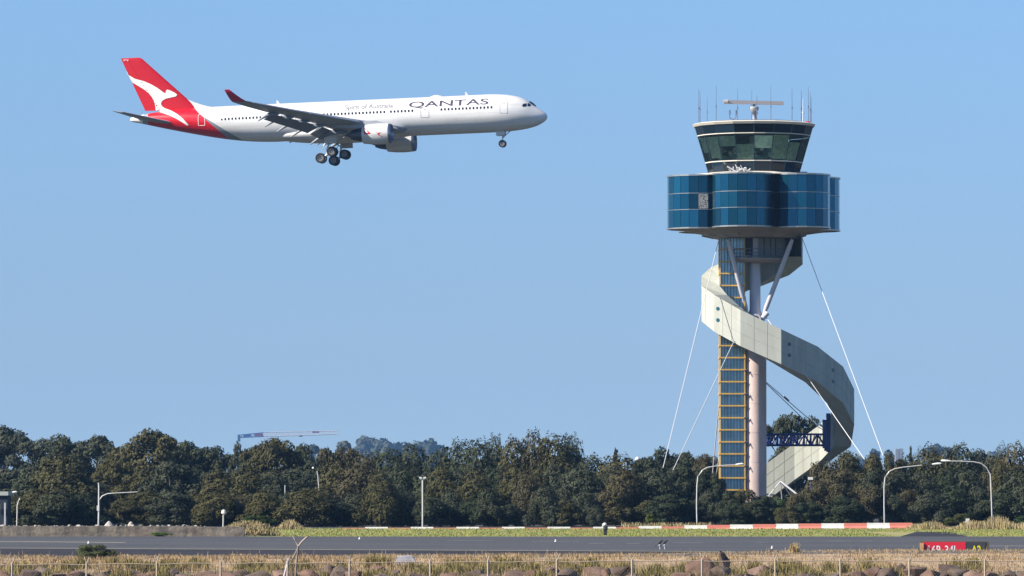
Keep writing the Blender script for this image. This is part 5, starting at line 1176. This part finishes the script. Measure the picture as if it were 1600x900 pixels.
# ================================================================ FAR AWAY: crane, wooded hills, buildings
m_far = mat('far_foliage', (.05, .06, .035), .9, island=.4); m_crb = mat('hazed_crane_blue', (.03, .09, .24), .6); m_crw = mat('hazed_crane_white', (.34, .36, .42), .6); m_crr = mat('hazed_crane_red', (.14, .07, .15), .6)  # crane paints with the distance haze mixed into their colours
DC = 3400.0; kc = DC / FPX
cr = empty('tower_crane', (GX(407, DC), DC, 0)); tag(cr, 'distant tower crane with a long level jib above the trees', 'crane'); CO = cr.location.copy()
def cp(px, py, dy=0): return P(px, py, DC + dy) - CO
def truss(name, p0, p1, hgt0, hgt1, n, m, r=.27):
    b = MB(); 
    for k in range(n):
        a, c = lerp(p0, p1, k / n), lerp(p0, p1, (k + 1) / n); h0, h1 = lerp(hgt0, hgt1, k / n), lerp(hgt0, hgt1, (k + 1) / n)
        for y in (-.8, .8): b.tube([a + Vector((0, y, 0)), c + Vector((0, y, 0))], r, 4); b.tube([a + Vector((0, y, 0)), (a + c) / 2 + Vector((0, 0, (h0 + h1) / 2))], r * .7, 4); b.tube([(a + c) / 2 + Vector((0, 0, (h0 + h1) / 2)), c + Vector((0, y, 0))], r * .7, 4)
        b.tube([a + Vector((0, 0, h0)), c + Vector((0, 0, h1))], r, 4)
    return b.build(name, m, cr)
truss('jib', cp(412, 682), cp(495, 679.5), 6.5 * kc, 5.5 * kc, 16, m_crw); truss('jib_tip', cp(495, 679.5), cp(527, 678), 5.5 * kc, 5 * kc, 6, m_crw)
truss('counter_jib', cp(376, 683.5), cp(412, 682), 4 * kc, 6 * kc, 6, m_crb, .3)
b = MB(); b.box(cp(373.5, 684.5), (4 * kc, 2.4, 11 * kc)); b.build('counterweight', m_crb, cr)
b = MB(); b.box(cp(386, 681), (11 * kc, 1.8, 4.5 * kc)); b.build('winch', m_crb, cr); b = MB(); b.box(cp(404, 679.5), (13 * kc, 1.6, 4 * kc)); b.build('machinery', m_crr, cr); b = MB(); b.box(cp(493, 675), (10 * kc, 1.2, 2.6 * kc)); b.build('jib_banner', m_crr, cr); b = MB(); b.box(cp(470, 681), (6 * kc, 1.6, 2.6 * kc)); b.build('trolley', m_crb, cr)
b = MB(); b.box(cp(419, 687), (5 * kc, 2, 6 * kc)); b.build('cab', m_crw, cr)
b = MB(); zt_ = cp(419, 684).z
for x in (-.9, .9):
    for y in (-.9, .9): b.tube([(cp(419, 684).x + x, y, 0), (cp(419, 684).x + x, y, zt_)], .2, 4)
for k in range(22): b.tube([(cp(419, 684).x - .9, -.9, zt_ * k / 22), (cp(419, 684).x + .9, -.9, zt_ * (k + 1) / 22)], .12, 4)
b.build('mast', m_crw, cr)
def wood(name, spots, d, size, seed, label, n=9000):
    L_ = []; rg = random.Random(seed)
    for (px, top, wpx) in spots:
        z1 = P(px, top, d).z; r = wpx * d / FPX / 2; dd = rg.uniform(-20, 20); L_.append((GX(px, d + dd), d + dd, z1 - r * .8, r, r, r * .8)); L_.append((GX(px, d + dd), d + dd, (z1 - r) * .5, r * 1.1, r, z1 * .5))
        for _ in range(4): q = r * rg.uniform(.3, .5); L_.append((GX(px, d) + rg.uniform(-r, r) * .8, d + rg.uniform(-r, r), z1 - r * .5 + rg.uniform(-.3, .3) * r, q, q, q))
    me = leaf_mesh(name, L_, n, size, 1.3, seed, loose=.12, core=.2); me.materials.clear(); me.materials.append(m_far); o = bpy.data.objects.new(name, me); COL.objects.link(o); tag(o, label, 'woodland', kind='stuff')
wood('far_woodland', [(556, 703, 16), (566, 696, 20), (575, 683, 30), (592, 688, 30), (604, 690, 26), (616, 695, 24), (630, 697, 22), (645, 696, 24), (660, 691, 26), (670, 690, 26), (682, 697, 22), (692, 705, 16), (590, 700, 60), (640, 704, 60)], 5000, 4.0, 5, 'far bluish wooded hill behind the tree belt')
wood('far_woodland', [(1452, 702, 18), (1466, 697, 20), (1480, 702, 18), (1492, 706, 14), (1550, 710, 20), (1368, 705, 14), (1386, 707, 8), (1340, 716, 30)], 5000, 4.0, 6, 'far blue green treetops at the right skyline', 3500)
for (px, top, wpx, lab) in ((489, 696, 16, 'distant blue tree standing alone right of the crane'), (538, 690, 18, 'faint distant tree just left of the far wooded hill')):
    d = 3000; z1 = P(px, top, d).z; r = wpx * d / FPX / 2; L_ = [(0, 0, z1 - r * .7, r, r, r * .6), (r * .4, 0, z1 - r * 1.1, r * .6, r * .6, r * .4), (-r * .5, 0, z1 - r, r * .5, r * .5, r * .4), (0, 0, z1 * .45, r * .4, r * .4, z1 * .3)]
    root = empty('distant_tree', (GX(px, d), d, 0)); me = leaf_mesh('crown', L_, 1400, 1.9, 1.3, px, loose=.2); me.materials.clear(); me.materials.append(m_far); o = bpy.data.objects.new('crown', me); COL.objects.link(o); o.parent = root
    b = MB(); b.tube([(0, 0, 0), (0, 0, z1 * .8)], [.6, .3], 6); b.build('trunk', m_bark, root); tag(root, lab, 'tree')
m_fb = mat('far_building', (.24, .23, .24), .8); m_fbd = mat('far_building_dark', (.2, .23, .28), .8); m_tile = mat('red_tiles', (.45, .15, .11), .8)
bd = empty('apartment_tower', (GX(1404, 4600), 4600, 0)); zz = P(1404, 701, 4600).z
b = MB(); b.box((-1.6, 0, zz / 2), (3.2, 10, zz - .5)); b.build('wall', m_fb, bd); b = MB(); b.box((1.9, 0, zz / 2 + .1), (3.2, 10, zz)); b.build('stair_core', m_fbd, bd); b = MB()
for k in range(8): b.box((-1.6, -5.05, zz - 1.5 - k * 2.8), (2.6, .1, 1.2))
b.build('window_band', m_fbd, bd); tag(bd, 'tiny pale high rise on the skyline right of the tower', 'building')
bd = empty('house', (GX(1552, 1500), 1500, 0)); zz = P(1552, 719, 1500).z; b = MB(); b.box((0, 0, (zz - 1.2) / 2), (7, 6, zz - 1.2)); b.build('wall', m_fb, bd); b = MB(); b.rings([[Vector((x, y, zz - 1.2)) for x, y in ((-3.8, -3.4), (3.8, -3.4), (3.8, 3.4), (-3.8, 3.4))], [Vector((x, y, zz + .6)) for x, y in ((-2, -.2), (2, -.2), (2, .2), (-2, .2))]]); b.build('roof', m_tile, bd); tag(bd, 'house with a red roof showing through the trees at the right', 'house')

# ================================================================ AIR
hz = MB(); hz.box((0, 2850, 52), (2900, 5860, 114))
def haze_mat():
    m = bpy.data.materials.new('haze_air'); m.use_nodes = True; N = m.node_tree; N.nodes.clear(); o = N.nodes.new('ShaderNodeOutputMaterial'); v = N.nodes.new('ShaderNodeVolumePrincipled')
    v.inputs['Color'].default_value = (.28, .56, 1.0, 1); v.inputs['Density'].default_value = HAZE; v.inputs['Anisotropy'].default_value = 0.2; N.links.new(v.outputs[0], o.inputs['Volume']); return m
HAZE = .00005
o = hz.build('haze', haze_mat()); tag(o, kind='stuff')
